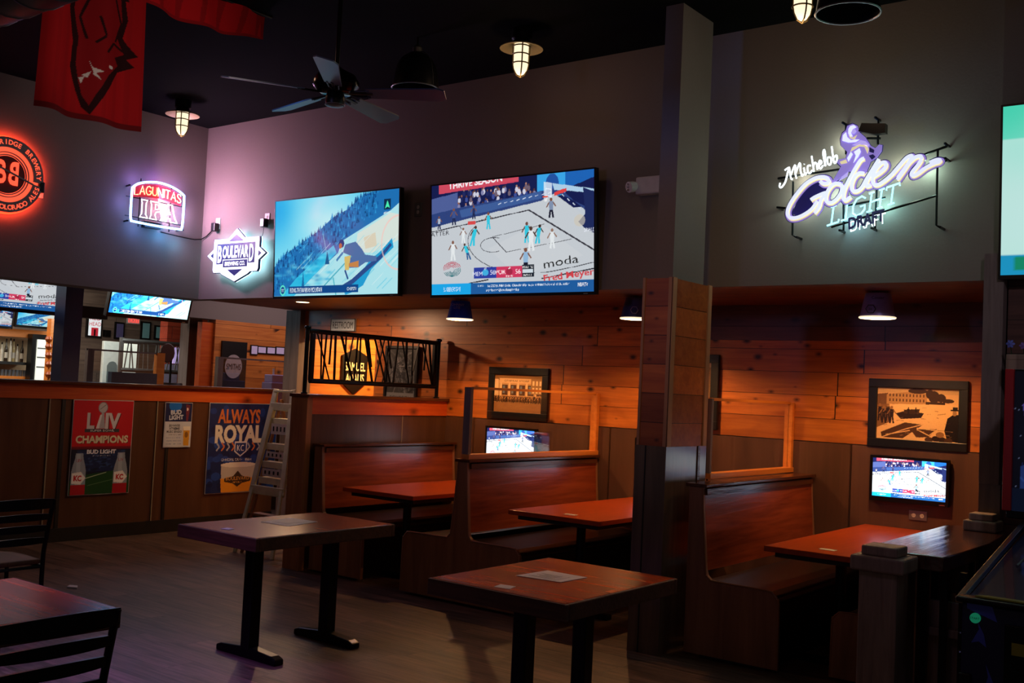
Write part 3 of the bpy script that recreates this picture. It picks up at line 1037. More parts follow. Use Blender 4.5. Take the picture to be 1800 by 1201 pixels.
def bucket(x, y, mat, label, deco):
    z = 2.262
    t = empty('bucket_lamp', (x, y, z), label, 'lamp', 'upside-down bucket lamps over the booths')
    r0, r1, h = .118, .085, .165
    b = MB()
    n = 28
    for (ra, rb, za, zb) in ((r0, r1, 0, h),):
        vs, fs = [], []
        for r, zz in ((ra, za), (rb, zb), (rb - .01, zb), (ra - .004, za)):
            for k in range(n):
                a = 2 * PI * k / n
                vs.append((x + r * math.cos(a), y + r * math.sin(a), z + zz))
        for i in (0, 1, 2):
            for k in range(n):
                fs.append((i * n + k, i * n + (k + 1) % n, (i + 1) * n + (k + 1) % n, (i + 1) * n + k))
        b.add(vs, fs)
    b.add([(x + (r1 - .002) * math.cos(2 * PI * k / n), y + (r1 - .002) * math.sin(2 * PI * k / n), z + h - .003) for k in range(n)], [tuple(range(n))])
    shell = b.build('bucket_shell', mat, t, smooth=True)
    MB().tube([(x + r0 * math.cos(2 * PI * k / n), y + r0 * math.sin(2 * PI * k / n), z) for k in range(n)], .006, 8, closed=True).build('rim', 'bucketin', t, smooth=True)
    MB().lathe([(.02, .13), (.02, .03), (.022, .02), (.016, .004), (.006, -.004)], (x - .02, y - .02, z), 14).build('bulb', 'bulb', t, smooth=True)
    MB().tube([(x, y, z + h), (x, y, 2.44)], .006, 6).build('cord', 'black', t)
    # printed marks on the side facing the room
    d = Vector((-x, -y, 0)).normalized()
    u = Vector((-d.y, d.x, 0))
    up = (Vector((0, 0, 1)) - d * ((r0 - r1) / h)).normalized()
    for kind, s, dy, sz, m, off in deco:
        c = Vector((x, y, z)) + d * (r0 - (r0 - r1) * dy / h + .004) + Vector((0, 0, dy)) + u * off
        if kind == 't':
            letters('print', s, c, u, up, d, sz, m, shell, .0)
        else:
            P = [(math.cos(a) * s, math.sin(a) * s) for a in [k * PI / 3 for k in range(6)]]
            MB().tube([c + u * a + up * bb for a, bb in P], .003, 6, closed=True).build('print', m, shell)
    lamp('bucket_lamp_light', 'POINT', (x, y, z + .062), (1, .50, .17), BUCKET_W, .025)
    return t


BUCKET_W = 96
mt['led_letter'] = M('cream_letter', 'f0e0b0', .5)
mt['printwhite'] = M('pale_print', '9c9cb8', .5)
mt['printdark'] = M('dark_print', '18141e', .5)
bucket(-6.14, 7.22, 'bluebucket', 'blue tin bucket lamp hanging below the basketball television', (('t', 'JOHNNY', .125, .022, 'printwhite', -.03), ('t', 'LITE', .098, .022, 'printwhite', -.03)))
bucket(-4.31, 7.22, 'darkbucket', 'dark tin bucket lamp beside the cedar clad pillar', (('r', .03, .06, 0, 'printwhite', -.01),))
bucket(-2.39, 7.22, 'greybucket', 'violet grey tin bucket lamp over the rightmost booth', (('t', 'Cooler', .13, .02, 'printdark', 0), ('r', .032, .05, 0, 'printdark', -.045), ('t', 'EB', .05, .012, 'printdark', -.045)))

# recessed light in the soffit, and one in the corridor beyond
t = empty('recessed_light', (-8.15, 7.12, 2.44), 'small round recessed light in the soffit under the ski television', 'lamp')
MB().lathe([(.085, -.004), (.085, 0)], (-8.15, 7.12, 2.439), 20).build('trim_ring', 'white', t)
MB().lathe([(.065, -.006), (.065, -.003)], (-8.15, 7.12, 2.439), 20).build('lens', ME('recessed_lens', 'ffd9a0', 5), t)
lamp('recessed_spot', 'SPOT', (-8.15, 7.12, 2.425), (1, .58, .32), 75, .05, rot=(0.1, 0.1, -1), spot_size=3.05, spot_blend=.35)
lamp('corridor_spot', 'AREA', (-8.6, 9.1, 2.42), (1, .58, .22), 48, .2, rot=(-.5, .0, -1))

# ================================================================== caged ceiling lamps


def cage_lamp(x, y, label):
    t = empty('caged_ceiling_lamp', (x, y, 4.25), label, 'lamp', 'caged ceiling lamps')
    MB().lathe([(.075, 0), (.075, -.07), (.062, -.085), (.062, -.105)], (x, y, 4.25), 20).build('housing', 'black', t, smooth=True)
    b = MB()
    b.lathe([(.05, -.095), (.155, -.135), (.157, -.142), (.15, -.14), (.05, -.108)], (x, y, 4.25), 28)
    b.build('reflector', M('brass_reflector', 'b09a6a', .4, .5), t, smooth=True)
    MB().lathe([(.052, -.11), (.052, -.26), (.045, -.295), (.025, -.325), (.006, -.335)], (x, y, 4.25), 20).build('glass_globe', 'bulb_lit', t, smooth=True)
    for z in (-.125, -.185, -.25):
        MB().tube([(x + .06 * math.cos(2 * PI * k / 20), y + .06 * math.sin(2 * PI * k / 20), 4.25 + z) for k in range(20)], .005, 6, closed=True).build('cage_ring', 'brass', t)
    for k in range(2):
        a = PI / 4 + k * PI / 2
        c, s_ = math.cos(a), math.sin(a)
        pts = [(-.06, -.11), (-.06, -.25), (-.052, -.29), (-.032, -.33), (0, -.347), (.032, -.33), (.052, -.29), (.06, -.25), (.06, -.11)]
        MB().tube([(x + r * c, y + r * s_, 4.25 + z) for r, z in pts], .005, 6).build('cage_wire', 'brass', t)
    lamp('caged_lamp_light', 'POINT', (x, y, 4.25 - .42), (1, .62, .36), 2.5, .08)


mt['bulb_lit'] = ME('lit_frosted_globe', 'ffecc8', 1.15)
mt['brass'] = M('brass_cage', '6a5a34', .4, .7)
cage_lamp(-4.575, 5.915, 'caged lamp hanging from the ceiling above the basketball television')
cage_lamp(-8.58, 5.88, 'caged lamp on the ceiling near the far left corner')
cage_lamp(-2.44, 5.86, 'caged lamp cut off by the top edge, right of the pillar')


def pendant(x, y, zr, r, h, label, wires=True):
    t = empty('bell_pendant', (x, y, zr), label, 'lamp', 'unlit bell pendant lamps')
    b = MB()
    n = 32
    prof = [(r, 0), (r * .985, .03), (r * .94, h * .35), (r * .85, h * .62), (r * .68, h * .82), (r * .42, h * .95), (.05, h), (.045, h - .01), (r * .4, h * .93), (r * .66, h * .8), (r * .83, h * .6), (r * .92, h * .34), (r * .97, .03), (r * .98, 0)]
    vs, fs = [], []
    for a, z in prof:
        for k in range(n):
            vs.append((x + a * math.cos(2 * PI * k / n), y + a * math.sin(2 * PI * k / n), zr + z))
    for i in range(len(prof) - 1):
        for k in range(n):
            fs.append((i * n + k, i * n + (k + 1) % n, (i + 1) * n + (k + 1) % n, (i + 1) * n + k))
    b.add(vs, fs).build('shade', 'pendant', t, smooth=True)
    MB().tube([(x + r * math.cos(2 * PI * k / n), y + r * math.sin(2 * PI * k / n), zr) for k in range(n)], .006, 6, closed=True).build('rim', 'steel', t)
    MB().tube([(x, y, zr + h), (x, y, 4.25)], .008, 8).build('stem', 'black', t)
    MB().lathe([(.035, h - .02), (.035, h + .04), (.02, h + .06)], (x, y, zr), 14).build('collar', 'steel', t, smooth=True)
    if wires:
        for s in (-1, 1):
            pts = [(x + s * r * .97 * c, y, zr + z) for c, z in ((1.04, .01), (.98, h * .36), (.89, h * .63), (.72, h * .84), (.45, h * .98), (.1, h * 1.06))]
            MB().tube(pts, .0028, 5).build('shade_seam', 'steel', t)


mt['pendant'] = M('dark_enamel_shade', '14161a', .35, .3)
pendant(-5.36, 5.66, 3.86, .175, .27, 'dark bell pendant lamp behind the ceiling fan')
pendant(-2.09, 5.66, 3.835, .175, .27, 'dark bell pendant lamp at the top right edge of the photo', False)

# ================================================================== ceiling fan
FX, FY, FZ = -4.93, 4.48, 3.46
t = empty('ceiling_fan', (FX, FY, 4.25), 'black five-blade ceiling fan with blades shining blue', 'fan')
MB().lathe([(.07, 0), (.07, -.05), (.03, -.09)], (FX, FY, 4.25), 20).build('canopy', 'black', t, smooth=True)
MB().tube([(FX, FY, 4.17), (FX, FY, FZ + .12)], .014, 10).build('downrod', 'black', t)
MB().lathe([(.03, .17), (.06, .15), (.12, .12), (.145, .08), (.145, .05), (.12, .02), (.09, .0)], (FX, FY, FZ), 28).build('motor_housing', M('black_gloss_metal', '0a0a0a', .18, .6), t, smooth=True)
MB().lathe([(.055, 0), (.062, -.02), (.062, -.05), (.055, -.075), (.02, -.082)], (FX, FY, FZ), 24).build('switch_cap', 'black', t, smooth=True)
MB().tube([(FX + .061 * math.cos(2 * PI * k / 24), FY + .061 * math.sin(2 * PI * k / 24), FZ - .07) for k in range(24)], .003, 6, closed=True).build('cap_ring', 'steel', t)
mt['blade'] = M('glossy_fan_blade', '38445e', .35, .0, .1, 6, 0, .8)
for k, a in enumerate((32, 103, 170, 238, 312)):
    a = math.radians(a)
    ux, uy = math.cos(a), math.sin(a)
    u = Vector((ux, uy, 0))
    tw = math.radians(-14)
    v = Vector((-uy * math.cos(tw), ux * math.cos(tw), math.sin(tw)))
    n = u.cross(v)
    c = Vector((FX, FY, FZ + .005))
    MB().prism([(.2, -.055), (.66, -.075), (.70, -.05), (.70, .05), (.66, .075), (.2, .055)], c, u, v, n, .008).build('blade', 'blade', t)
    b = MB()
    b.tube([c + u * .07, c + u * .13 + v * .03, c + u * .22 + v * .035], .006, 6)
    b.tube([c + u * .07, c + u * .13 - v * .03, c + u * .22 - v * .035], .006, 6)
    b.bar(c + u * .06, c + u * .24, .02, .008, n)
    b.build('blade_bracket', 'black', t)

# ================================================================== red flags and duct
t = empty('spiral_duct', (-7.5, 2.75, 4.05), 'grey spiral duct crossing the top left corner of the photo', 'duct')
b = MB()
b.tube([(-9.28, 2.75, 3.80), (-5.2, 2.75, 3.80)], .25, 32)
b.build('pipe', 'duct', t, smooth=True)
for i in range(16):
    x = -9.2 + i * .25
    MB().tube([(x + .03 * k / 24, 2.75 + .253 * math.cos(2 * PI * k / 24), 3.80 + .253 * math.sin(2 * PI * k / 24)) for k in range(24)], .004, 5, closed=True).build('seam_ring', 'steel', t)
mt['cloth'] = MV('flag_cloth', 0, .8, .2)
fx = Cv(150, 260, 90, 150, 'b01016')
for k in range(9):
    fx.rect(k * 11, 0, k * 11 + 4, 150, '8c0c12', .25)
# hog in mid stride, hung sideways: snout at the lower edge
hog = [(38, 0), (60, -4), (74, 10), (78, 35), (74, 52), (86, 66), (78, 70), (84, 76), (70, 84), (62, 100), (52, 118), (47, 128), (41, 122), (36, 108), (30, 90), (31, 66), (24, 40), (28, 12)]
hog = [(x, y + 17) for x, y in hog] + [(34, -2), (60, -2)][:0]
fx.poly(hog + [], '2a0508')
fx.poly([(24, 0), (76, 0), (78, 35), (26, 35)], '2a0508')
hog2 = [(40, 0), (58, -2), (70, 14), (73, 38), (68, 54), (76, 66), (66, 72), (70, 78), (60, 90), (50, 110), (46, 120), (41, 112), (38, 100), (35, 84), (36, 62), (30, 38), (33, 14)]
hog2 = [(x, y + 17) for x, y in hog2]
fx.poly([(29, 0), (71, 0), (72, 34), (32, 34)], '8c0c14')
fx.poly(hog2, '8c0c14')
for p in (((64, 20), (72, 40), (66, 58)), ((44, 20), (36, 44), (42, 62)), ((50, 40), (56, 56), (48, 64)), ((58, 70), (64, 60), (76, 64))):
    fx.line([(a, b + 17) for a, b in p], 2.2, '2a0508')
fx.ell(62, 99, 2.2, 1.7, 'd8d0c8')
for p in ([(44, 80), (47, 86), (56, 88), (48, 91)], [(40, 94), (46, 90), (44, 96)], [(47, 92), (54, 96), (49, 90)], [(38, 97), (42, 95), (40, 102)], [(33, 16), (38, 12), (34, 24)]):
    fx.poly([(a, b + 17) for a, b in p], 'd8d0c8')
fx.rect(0, 145, 90, 150, '6c0a10')
t = empty('red_hog_flag', (-5.98, 3.45, 4.2), 'red flag with a dark running hog hanging sideways from the ceiling at the left', 'flag')
wv = lambda i, j: .035 * np.sin(i * 13) + .02 * np.sin(i * 7 + 1)
fl = picture('cloth', fx, (-5.98, 3.08, 3.175), (0, .70, 0), (0, 0, 1.06), 'cloth', t, wave=wv)
for v in fl.data.vertices:      # cloth gathers towards the rod
    k = (v.co.z + 4.2 - 3.175) / 1.06
    v.co.y += k * (.5 - (v.co.y + 3.45 - 3.08) / .70) * .06
MB().tube([(-5.98, 3.08, 4.235), (-5.98, 3.79, 4.235)], .008, 8).build('hanging_rod', 'black', t)
f2 = Cv(160, 60, 100, 40, 'c81018')
for k in range(6):
    f2.poly([(8 + k * 17, 0), (14 + k * 17, 0), (12 + k * 16, 40), (9 + k * 16, 40)], '7c0a10', .5)
f2.rect(0, 36.5, 100, 40, '9c0c14')
f2.rect(97, 0, 100, 40, '9c0c14')
t = empty('red_banner', (-6.0, 4.2, 4.24), 'plain red banner sagging from the ceiling at the top left of the photo', 'flag')
edge = [PX(*q, -6.0) for q in ((255, 3), (297, 27), (340, 42), (396, 58), (439, 66.5), (467, 68))]
ey, ez = [p.y for p in edge], [p.z for p in edge]
me = picture('cloth', f2, (-6.0, ey[0], 4.0), (0, ey[-1] - ey[0], 0), (0, 0, .24), 'cloth', t, wave=lambda i, j: .03 * np.sin(i * 17 + j))
for v in me.data.vertices:      # the lower edge sags between the two fixing points
    k = 1 - (v.co.z + 4.24 - 4.0) / .24
    zb_ = float(np.interp(v.co.y + 4.2, ey, ez))
    v.co.z = (4.24 * (1 - k) + zb_ * k) - 4.24
MB().tube([(-6.0, 3.83, 4.243), (-6.0, 4.8, 4.243)], .008, 8).build('hanging_rod', 'black', t)

# ================================================================== pictures on the screens


def ski_scene(w, h):
    c = Cv(w, h, 160, 90, '7cd6ec')
    c.soft(0, 10, 40, 40, '10a0e0', .9)
    c.soft(150, 0, 60, 20, '2cb0e4', .6)
    c.soft(75, 25, 50, 24, 'bce6ec', .9)
    r = random.Random(5)
    # wooded ridge
    ridge = [(0, 62), (12, 52), (30, 44), (48, 36), (62, 30), (78, 20), (96, 14), (112, 5), (128, 0), (160, 0), (160, 20), (140, 28), (120, 33), (100, 46), (80, 62), (60, 70), (40, 82), (20, 90), (0, 90)]
    c.poly(ridge, '1c6cae')
    for _ in range(420):
        x = r.uniform(0, 135)
        top = np.interp(x, [0, 12, 30, 48, 62, 78, 96, 112, 128, 140], [62, 52, 44, 36, 30, 20, 14, 5, 0, 0])
        y = top + r.uniform(0, 1) ** 1.5 * np.interp(x, [0, 60, 135], [26, 34, 20])
        hh = r.uniform(2, 6)
        c.poly([(x, y - hh), (x + hh * .25, y), (x - hh * .25, y)], r.choice(('0e4a88', '14569a', '2080c0', '0c4478', '2a90cc')))
    # bright slope
    c.poly([(28, 90), (60, 68), (86, 52), (90, 42), (110, 34), (150, 18), (160, 12), (160, 90)], 'a8dce4')
    c.poly([(10, 90), (30, 74), (55, 58), (80, 45), (84, 52), (60, 68), (36, 84), (28, 90)], '2cb4dc')
    c.poly([(110, 36), (150, 20), (160, 22), (160, 44), (128, 54), (108, 52)], 'd0dcd4')
    c.poly([(118, 40), (132, 36), (134, 48), (120, 50)], 'd8b48c', .45)
    for _ in range(60):
        x, y = r.uniform(30, 155), r.uniform(45, 88)
        c.line([(x, y), (x + 12, y - 9)], r.uniform(.4, 1.2), r.choice(('58c0dc', 'd8ecec', '7cd0e0')), .5)
    for _ in range(90):
        x = r.uniform(0, 75)
        y = r.uniform(60, 90) - x * .3 + 8
        c.soft(x, y, r.uniform(3, 8), r.uniform(1, 3), r.choice(('18a0d0', '58d0ec', '1468a8', '8ce4f4')), .45)
    c.line([(62, 86), (108, 52), (112, 60)], 1.2, '4aa8bc')
    c.line([(80, 74), (84, 90)], 1.3, '4ab0c0')
    c.line([(66, 34), (72, 56)], 1.0, '58a8cc')
    c.poly([(40, 66), (42, 84), (38, 84)], '1868a0')
    c.poly([(72, 50), (75, 62), (69, 62)], '14588c')
    # board track and rider in shadow
    c.poly([(92, 84), (112, 74), (126, 60), (140, 52), (152, 42), (154, 50), (142, 58), (128, 68), (118, 82), (104, 88), (96, 90)], '2098cc')
    c.poly([(90, 82), (104, 76), (120, 66), (138, 56), (150, 46), (152, 48), (140, 59), (122, 70), (106, 80), (94, 85)], '2a4a86')
    c.poly([(95, 45), (108, 43), (116, 50), (120, 55), (134, 57), (134, 61), (120, 62), (112, 66), (98, 66), (96, 60), (104, 56), (92, 52)], '4c6ca0')
    c.poly([(94, 56), (102, 55), (100, 68), (95, 68)], 'd0b468')
    c.poly([(100, 62), (112, 60), (112, 66), (100, 65)], 'c08048')
    c.line([(95, 68), (99, 76)], 2, '2a4a86')
    c.ell(90, 44, 3.6, 3.8, '203c78')
    c.ell(88.8, 46, 2, 2.4, 'b06848')
    c.line([(92, 52), (84, 59)], 2.2, '3a78ac')
    c.ell(160, 46, 21, 24, 'f0c0b8', .7, .07)
    # captions
    c.rect(20, 81, 112, 88, '0e4484')
    c.ell(12, 84.5, 4, 5, '58dcc8')
    c.ell(12, 84.5, 2.7, 3.4, '0e4484')
    c.text('TF', 12, 84.5, 2.6, 'e0f0f0')
    c.text('RIDING THE RAINBOW MOUNTAIN', 44, 84.6, 4.2, 'e8f4f8', width=43)
    c.text('CHEPSTV', 104, 84.6, 3, 'e0f0f4', width=12)
    c.rect(142, 8, 150, 17, '0c2c4c')
    c.poly([(146, 9), (149, 16), (146, 14.5), (143, 16)], '48e8b0')
    c.text('AFFINITY', 146, 20, 1.8, 'd8f0f0', width=9)
    return c


def game_scene(w, h):
    c = Cv(w, h, 160, 90, 'bcc4cc')
    r = random.Random(9)
    c.rect(0, 0, 160, 30, '141c4c')
    c.poly([(8, 0), (90, 0), (90, 4), (8, 8)], 'c0405c')
    c.poly([(8, 8), (90, 3), (90, 0), (8, 0)], 'c8485c')
    c.text('THRIVE SEASON', 46, 0.2, 5.5, 'f0e8ec', width=56, rot=-.05, bold=.03)
    for _ in range(60):     # stands and spectators
        x, y = r.uniform(28, 108), r.uniform(9, 24)
        c.ell(x, y, 1.5, 2.3, r.choice(('c8c8d8', '3c4c90', '8080a8', '20285c', '6c5c6c')))
        c.ell(x, y - 3, .8, 1, r.choice(('8c5c4c', 'a87868', '5c3c34')))
    c.poly([(0, 12), (28, 8), (28, 28), (0, 32)], '4c5c94')
    c.poly([(108, 0), (134, 0), (134, 18), (108, 22)], '38a0e0')
    c.ell(122, 8, 6, 8, '1c3c8c', .8)
    c.poly([(134, 0), (160, 0), (160, 6), (134, 14)], '1c60b0')
    c.poly([(0, 26), (28, 22), (110, 14), (128, 12), (160, 40), (160, 34), (130, 18), (112, 22), (34, 33), (0, 38)], '2c4078')
    c.poly([(30, 24), (112, 14), (112, 20), (32, 31)], '3c5a94')
    for k in range(9):
        c.line([(70 + k * 6, 22 - k * .7), (73 + k * 6, 21 - k * .7)], .7, 'c8d4e8')
    for k in range(5):
        c.line([(131 + k * 5, 18 + k * 4), (133 + k * 5, 20 + k * 4)], .7, 'c8d4e8')
    c.poly([(0, 38), (34, 33), (112, 22), (124, 17), (160, 44), (160, 90), (0, 90)], 'bfc5cb')
    c.poly([(60, 60), (110, 40), (150, 70), (90, 86)], 'c8ccd0', .5)
    K = '2c2a34'
    c.line([(0, 42), (100, 29), (160, 66)], .9, K)
    c.line([(100, 29), (160, 66)], 1.3, K)
    c.line([(30, 38), (32, 41)], .6, K)
    c.line([(64, 50), (78, 64)], .8, K)
    c.line([(64, 50), (115, 42)], .4, K)
    c.line([(78, 64), (140, 56)], .4, K)
    e = [(64 + 13 * math.cos(a) + 1, 57 + 6.5 * math.sin(a)) for a in np.linspace(1.1, 5.2, 24)]
    c.line(e, .5, K)
    e = [(46, 40), (41, 45), (39, 52), (41, 60), (48, 68), (60, 75), (76, 80), (96, 82), (110, 83), (130, 81), (160, 76)]
    c.line([tuple(p) for p in catmull(e, 5)], .6, K)
    c.line([(112, 88), (160, 81)], 1, K)
    c.line([(40, 90), (60, 87.5)], 1, K)
    c.text('ATTER', 9, 44, 4, K, width=20, rot=-.06)
    c.text('moda', 130, 74, 7, '1c1c1c', width=32, rot=-.12)
    c.text('TOYOTA', 59, 34, 1.6, K, width=20, rot=-.1)
    c.rect(39, 35, 47, 37.5, 'd04848')
    # hoop and stanchion
    c.poly([(122, 8), (160, 16), (160, 20), (140, 16), (124, 14)], 'a8c8e0')
    c.poly([(114, 6), (122, 8), (122, 20), (114, 18)], 'e0e8f0', .8)
    c.line([(116, 12), (121, 13), (121, 19), (116, 18), (116, 12)], .5, 'f0f4ff')
    c.poly([(124, 16), (135, 13), (135, 16), (124, 19)], 'd84040')
    c.line([(113, 19), (118, 19)], 1.2, 'e05030')
    c.poly([(114, 19.5), (118, 19.5), (117, 23), (115, 23)], 'f0f0f0', .7)
    c.poly([(150, 14), (160, 18), (160, 52), (152, 48), (146, 42), (152, 36)], '1c2858')
    c.text('SPALD', 156, 49, 3, 'e8ecf8', width=10)
    c.ell(147, 41, 5, 5, 'c8c0b0', .7)
    # players and officials
    T, Wt, Nv = '34c0d8', 'dde2e4', '20284c'
    c.man(8, 40, 12, 'a8b4c8', Nv)
    c.man(24, 37, 15, '3c5088', Nv)
    c.man(45, 33, 12, '28305c', Nv)
    c.man(60, 43, 15, T, T)
    c.man(34, 54, 14, Wt, Wt, '805848')
    c.man(43, 57, 18, T, T, '4c3830', .3)
    c.man(23, 69, 18, Wt, Wt, '805848')
    c.man(40, 69, 15, T, '305c90', '4c3830', -.4)
    c.man(98, 57, 18, T, T, '6a4840')
    c.man(102, 64, 21, Wt, Wt, '4c3830')
    c.man(108, 58, 16, T, T, '3c2c28', .2)
    c.man(122, 63, 17, Wt, Wt, '907060')
    c.man(121, 37, 17, '7c8ca8', '18182c')
    c.man(97, 82, 21, '8cb0d0', '18182c')
    # pinwheel logo, blurred rings red and teal
    for q in range(5):
        e = [(22 + (9 - 1.6 * q) * math.cos(a) - .6 * q * .2, 76 + (5.5 - 1. * q) * math.sin(a)) for a in np.linspace(PI * .9, PI * 1.95, 14)]
        c.line(e, .6, 'b85060')
        e = [(22 + (9 - 1.6 * q) * math.cos(a), 78 + (5.5 - 1. * q) * math.sin(a)) for a in np.linspace(-.15 * PI, PI * .9, 14)]
        c.line(e, .6, '287078')
    # score bar and ticker
    c.rect(45, 76.5, 68, 86, '2c3c98')
    c.rect(68, 76.5, 93.5, 86, 'c8385c')
    c.text('MEM', 49, 82, 3.6, 'e8ecff')
    c.ell(57, 81, 3.2, 3, '40a8d8')
    c.text('50', 64.5, 81, 4, 'f4f4ff')
    c.text('POR', 72.5, 81, 3.6, 'fff0f4')
    c.ell(81, 81, 3.2, 3, 'a02844')
    c.text('56', 89.5, 81, 4, 'fff0f4')
    c.text('17', 57, 77.8, 1.6, 'ffffff')
    c.text('20', 81, 77.8, 1.6, 'ffffff')
    c.text('PENALTY', 81, 85, 1.3, 'ffffff', width=7)
    c.rect(93.5, 75.5, 105, 86, '1c2430')
    c.text('PAINT PTS', 99, 77.6, 1.8, 'ffffff', width=10)
    c.rect(94, 79.5, 104, 82.5, 'c8d4dc')
    c.text('2ND 1:51', 99, 84.6, 1.5, 'ffffff', width=9)
    c.text('Fred Meyer', 137, 85.5, 5.5, 'c84048', width=46, rot=-.1, bold=.02)
    c.poly([(0, 88), (160, 84), (160, 90), (0, 90)], '2464a8', 0)
    c2 = c
    c2.rect(0, 83.5, 0, 83.5, '000000')
    return c2


def add_ticker(c, y0=81.2):
    c.rect(0, y0, 160, 90, '1c5898')
    c.rect(0, y0, 42, 90, '18a0e0')
    c.text('BUNDLE NEW GAME', 22, (y0 + 90) / 2, 3.4, 'e8f4ff', width=18)
    c.text('JR. NBA', 52, y0 + 2.4, 1.4, 'd0e4f4')
    c.text('The 2020 Jr. NBA Global Championship has gone virtual! Follow all of the action', 98, y0 + 2.4, 1.8, 'f0f8ff', width=80)
    c.text('at jrnba.com/globalchampionship', 74, y0 + 5.8, 1.8, 'f0f8ff', width=33)
    c.text('NBATV', 150, y0 + 3.2, 2.8, 'ffffff', width=9)
    return c


def game(w, h):
    """the court fills the upper nine tenths; the ticker runs below"""
    g = game_scene(w, h)
    full = Cv(w, h, 160, 90, '000000')
    hh = int(h * .9)
    idx = (np.linspace(0, h - 1, hh)).astype(int)
    full.a[:hh] = g.a[idx]
    return add_ticker(full)


SKI = ski_scene(420, 236)
GAME = game(460, 258)
GSM = Cv(230, 129, 160, 90, '000000')
GSM.a = GAME.a[::2, ::2][:129, :230]
SSM = Cv(210, 118, 160, 90, '000000')
SSM.a = SKI.a[::2, ::2][:118, :210]


def television(name, tl, tr, bl, cv, label, mat='screen', bez=.012, depth=.05, bbez=.024, group=None, screen_name='screen', mount=True):
    """flat screen from its outer upper left, upper right and lower left corners"""
    tl, tr, bl = Vector(tl), Vector(tr), Vector(bl)
    U = tr - tl
    Vd = tl - bl
    n = U.cross(Vd).normalized()
    u, v = U.normalized(), Vd.normalized()
    t = empty(name, (bl + U / 2), label, 'television', group)
    MB().prism([(0, 0), (U.length, 0), (U.length, Vd.length), (0, Vd.length)], bl - n * depth, u, v, n, depth - .006).build('back_case', 'blackplastic', t, .004)
    b = MB()
    for a0, b0, a1, b1 in ((0, 0, U.length, bbez), (0, Vd.length - bez, U.length, Vd.length), (0, bbez, bez, Vd.length - bez), (U.length - bez, bbez, U.length, Vd.length - bez)):
        b.prism([(a0, b0), (a1, b0), (a1, b1), (a0, b1)], bl - n * .006, u, v, n, .008)
    b.build('bezel', 'blackplastic', t)
    p0 = bl + u * bez + v * bbez - n * .003
    picture(screen_name, cv, p0, u * (U.length - 2 * bez), v * (Vd.length - bez - bbez), mat, t)
    c = bl + U / 2 - n * depth
    wy = 6.7 if U.length > 1 else 8.05
    hw, za, zb = (.2, .25, .6) if U.length > 1 else (.08, .08, .22)
    if mount:
        box('wall_mount', (c.x - hw, c.x + hw, c.y - .02, 6.70 if U.length > 1 else 8.055, c.z + za, c.z + zb), 'black', t)
    b = MB()
    b.prism([(U.length * .96 - .04, .006), (U.length * .96, .006), (U.length * .96, .014), (U.length * .96 - .04, .014)], bl + n * .0015, u, v, n, .001)
    b.build('maker_badge', 'chrome', t)
    return t


television('large_television', (-8.0, 6.566, 3.366), (-6.335, 6.566, 3.366), (-8.0, 6.615, 2.415), SKI, 'large wall television showing a skier on a blue snowy slope', group='large televisions on the upper wall')
television('large_television', (-5.97, 6.55, 3.35), (-4.31, 6.55, 3.35), (-5.97, 6.624, 2.395), GAME, 'large wall television showing the basketball game, left of the pillar', group='large televisions on the upper wall')
gr = Cv(80, 90, 160, 90, 'b4dcd4')
gr.rect(0, 0, 160, 18, '40c8a8')
gr.soft(60, 24, 110, 22, '8cd8c8', .7)
gr.soft(60, 60, 90, 40, 'bcdedc', .8)
gr.rect(0, 79, 160, 90, '188cb8')
gr.rect(8, 80, 160, 87, '108060')
gr.text('WATCH NOW', 55, 83.5, 3, 'f0f8f4', width=36)
television('large_television', (-1.482, 6.54, 3.455), (.18, 6.54, 3.455), (-1.482, 6.58, 2.43), gr, 'large wall television with a pale green picture at the right edge', group='large televisions on the upper wall')
television('booth_television', (-2.665, 7.99, 1.29), (-2.095, 7.99, 1.29), (-2.668, 8.0, .95), GSM, 'small television with the basketball game on the wall of the right booth', 'screen_hot', .02, .04, .035, 'small booth televisions')
television('booth_television', (-6.40, 7.99, 1.292), (-5.79, 7.99, 1.292), (-6.403, 8.0, .93), GSM, 'small television glowing behind the glass in the first booth', 'screen_hot', .02, .04, .035, 'small booth televisions')
television('booth_television', (-4.72, 7.99, 1.285), (-4.14, 7.99, 1.285), (-4.72, 8.0, .94), GSM, 'small television in the middle booth hidden behind the pillar', 'screen_hot', .02, .04, .035, 'small booth televisions')

# ================================================================== framed photos
SEP = ('c8965a', 'e0b47c', '7c5428', '4a2e14', '241408')


def photo_store(w, h):
    c = Cv(w, h, 100, 80, 'c09464')
    c.rect(0, 0, 100, 12, '8c6236')
    c.rect(10, 8, 90, 18, 'dab080')
    c.text('GENERAL STORE', 46, 13, 4, '5a3a1c', width=52)
    c.rect(0, 10, 8, 60, 'e4c090')
    for x in (12, 30, 48, 66, 84):
        c.rect(x, 18, x + 3, 48, 'e4c090')
        c.rect(x + 4, 22, x + 16, 44, '4a2e1c')
        c.rect(x + 6, 24, x + 10, 40, '7c9cb8', .7)
    c.rect(76, 8, 100, 40, '9c7446')
    for k in range(3):
        c.rect(79 + 7 * k, 12, 83 + 7 * k, 22, 'e8c898')
        c.rect(79 + 7 * k, 26, 83 + 7 * k, 38, 'e8c898')
    c.rect(0, 46, 100, 58, '6a4424')
    r = random.Random(4)
    for k in range(17):
        x = 4 + k * 5.7 + r.uniform(-1, 1)
        c.man(x, 62 + r.uniform(-2, 1), r.uniform(15, 20), r.choice(('2c180c', '3c2412', '5a3c22')), '2c180c', 'b88858')
    c.poly([(0, 60), (100, 60), (100, 80), (0, 80)], '9c6c40')
    for k in range(20):
        x, y = r.uniform(0, 100), r.uniform(60, 80)
        c.line([(x, y), (x + 10, y)], .5, r.choice(('7c5430', 'b08454')), .6)
    c.speck(.05)
    return c


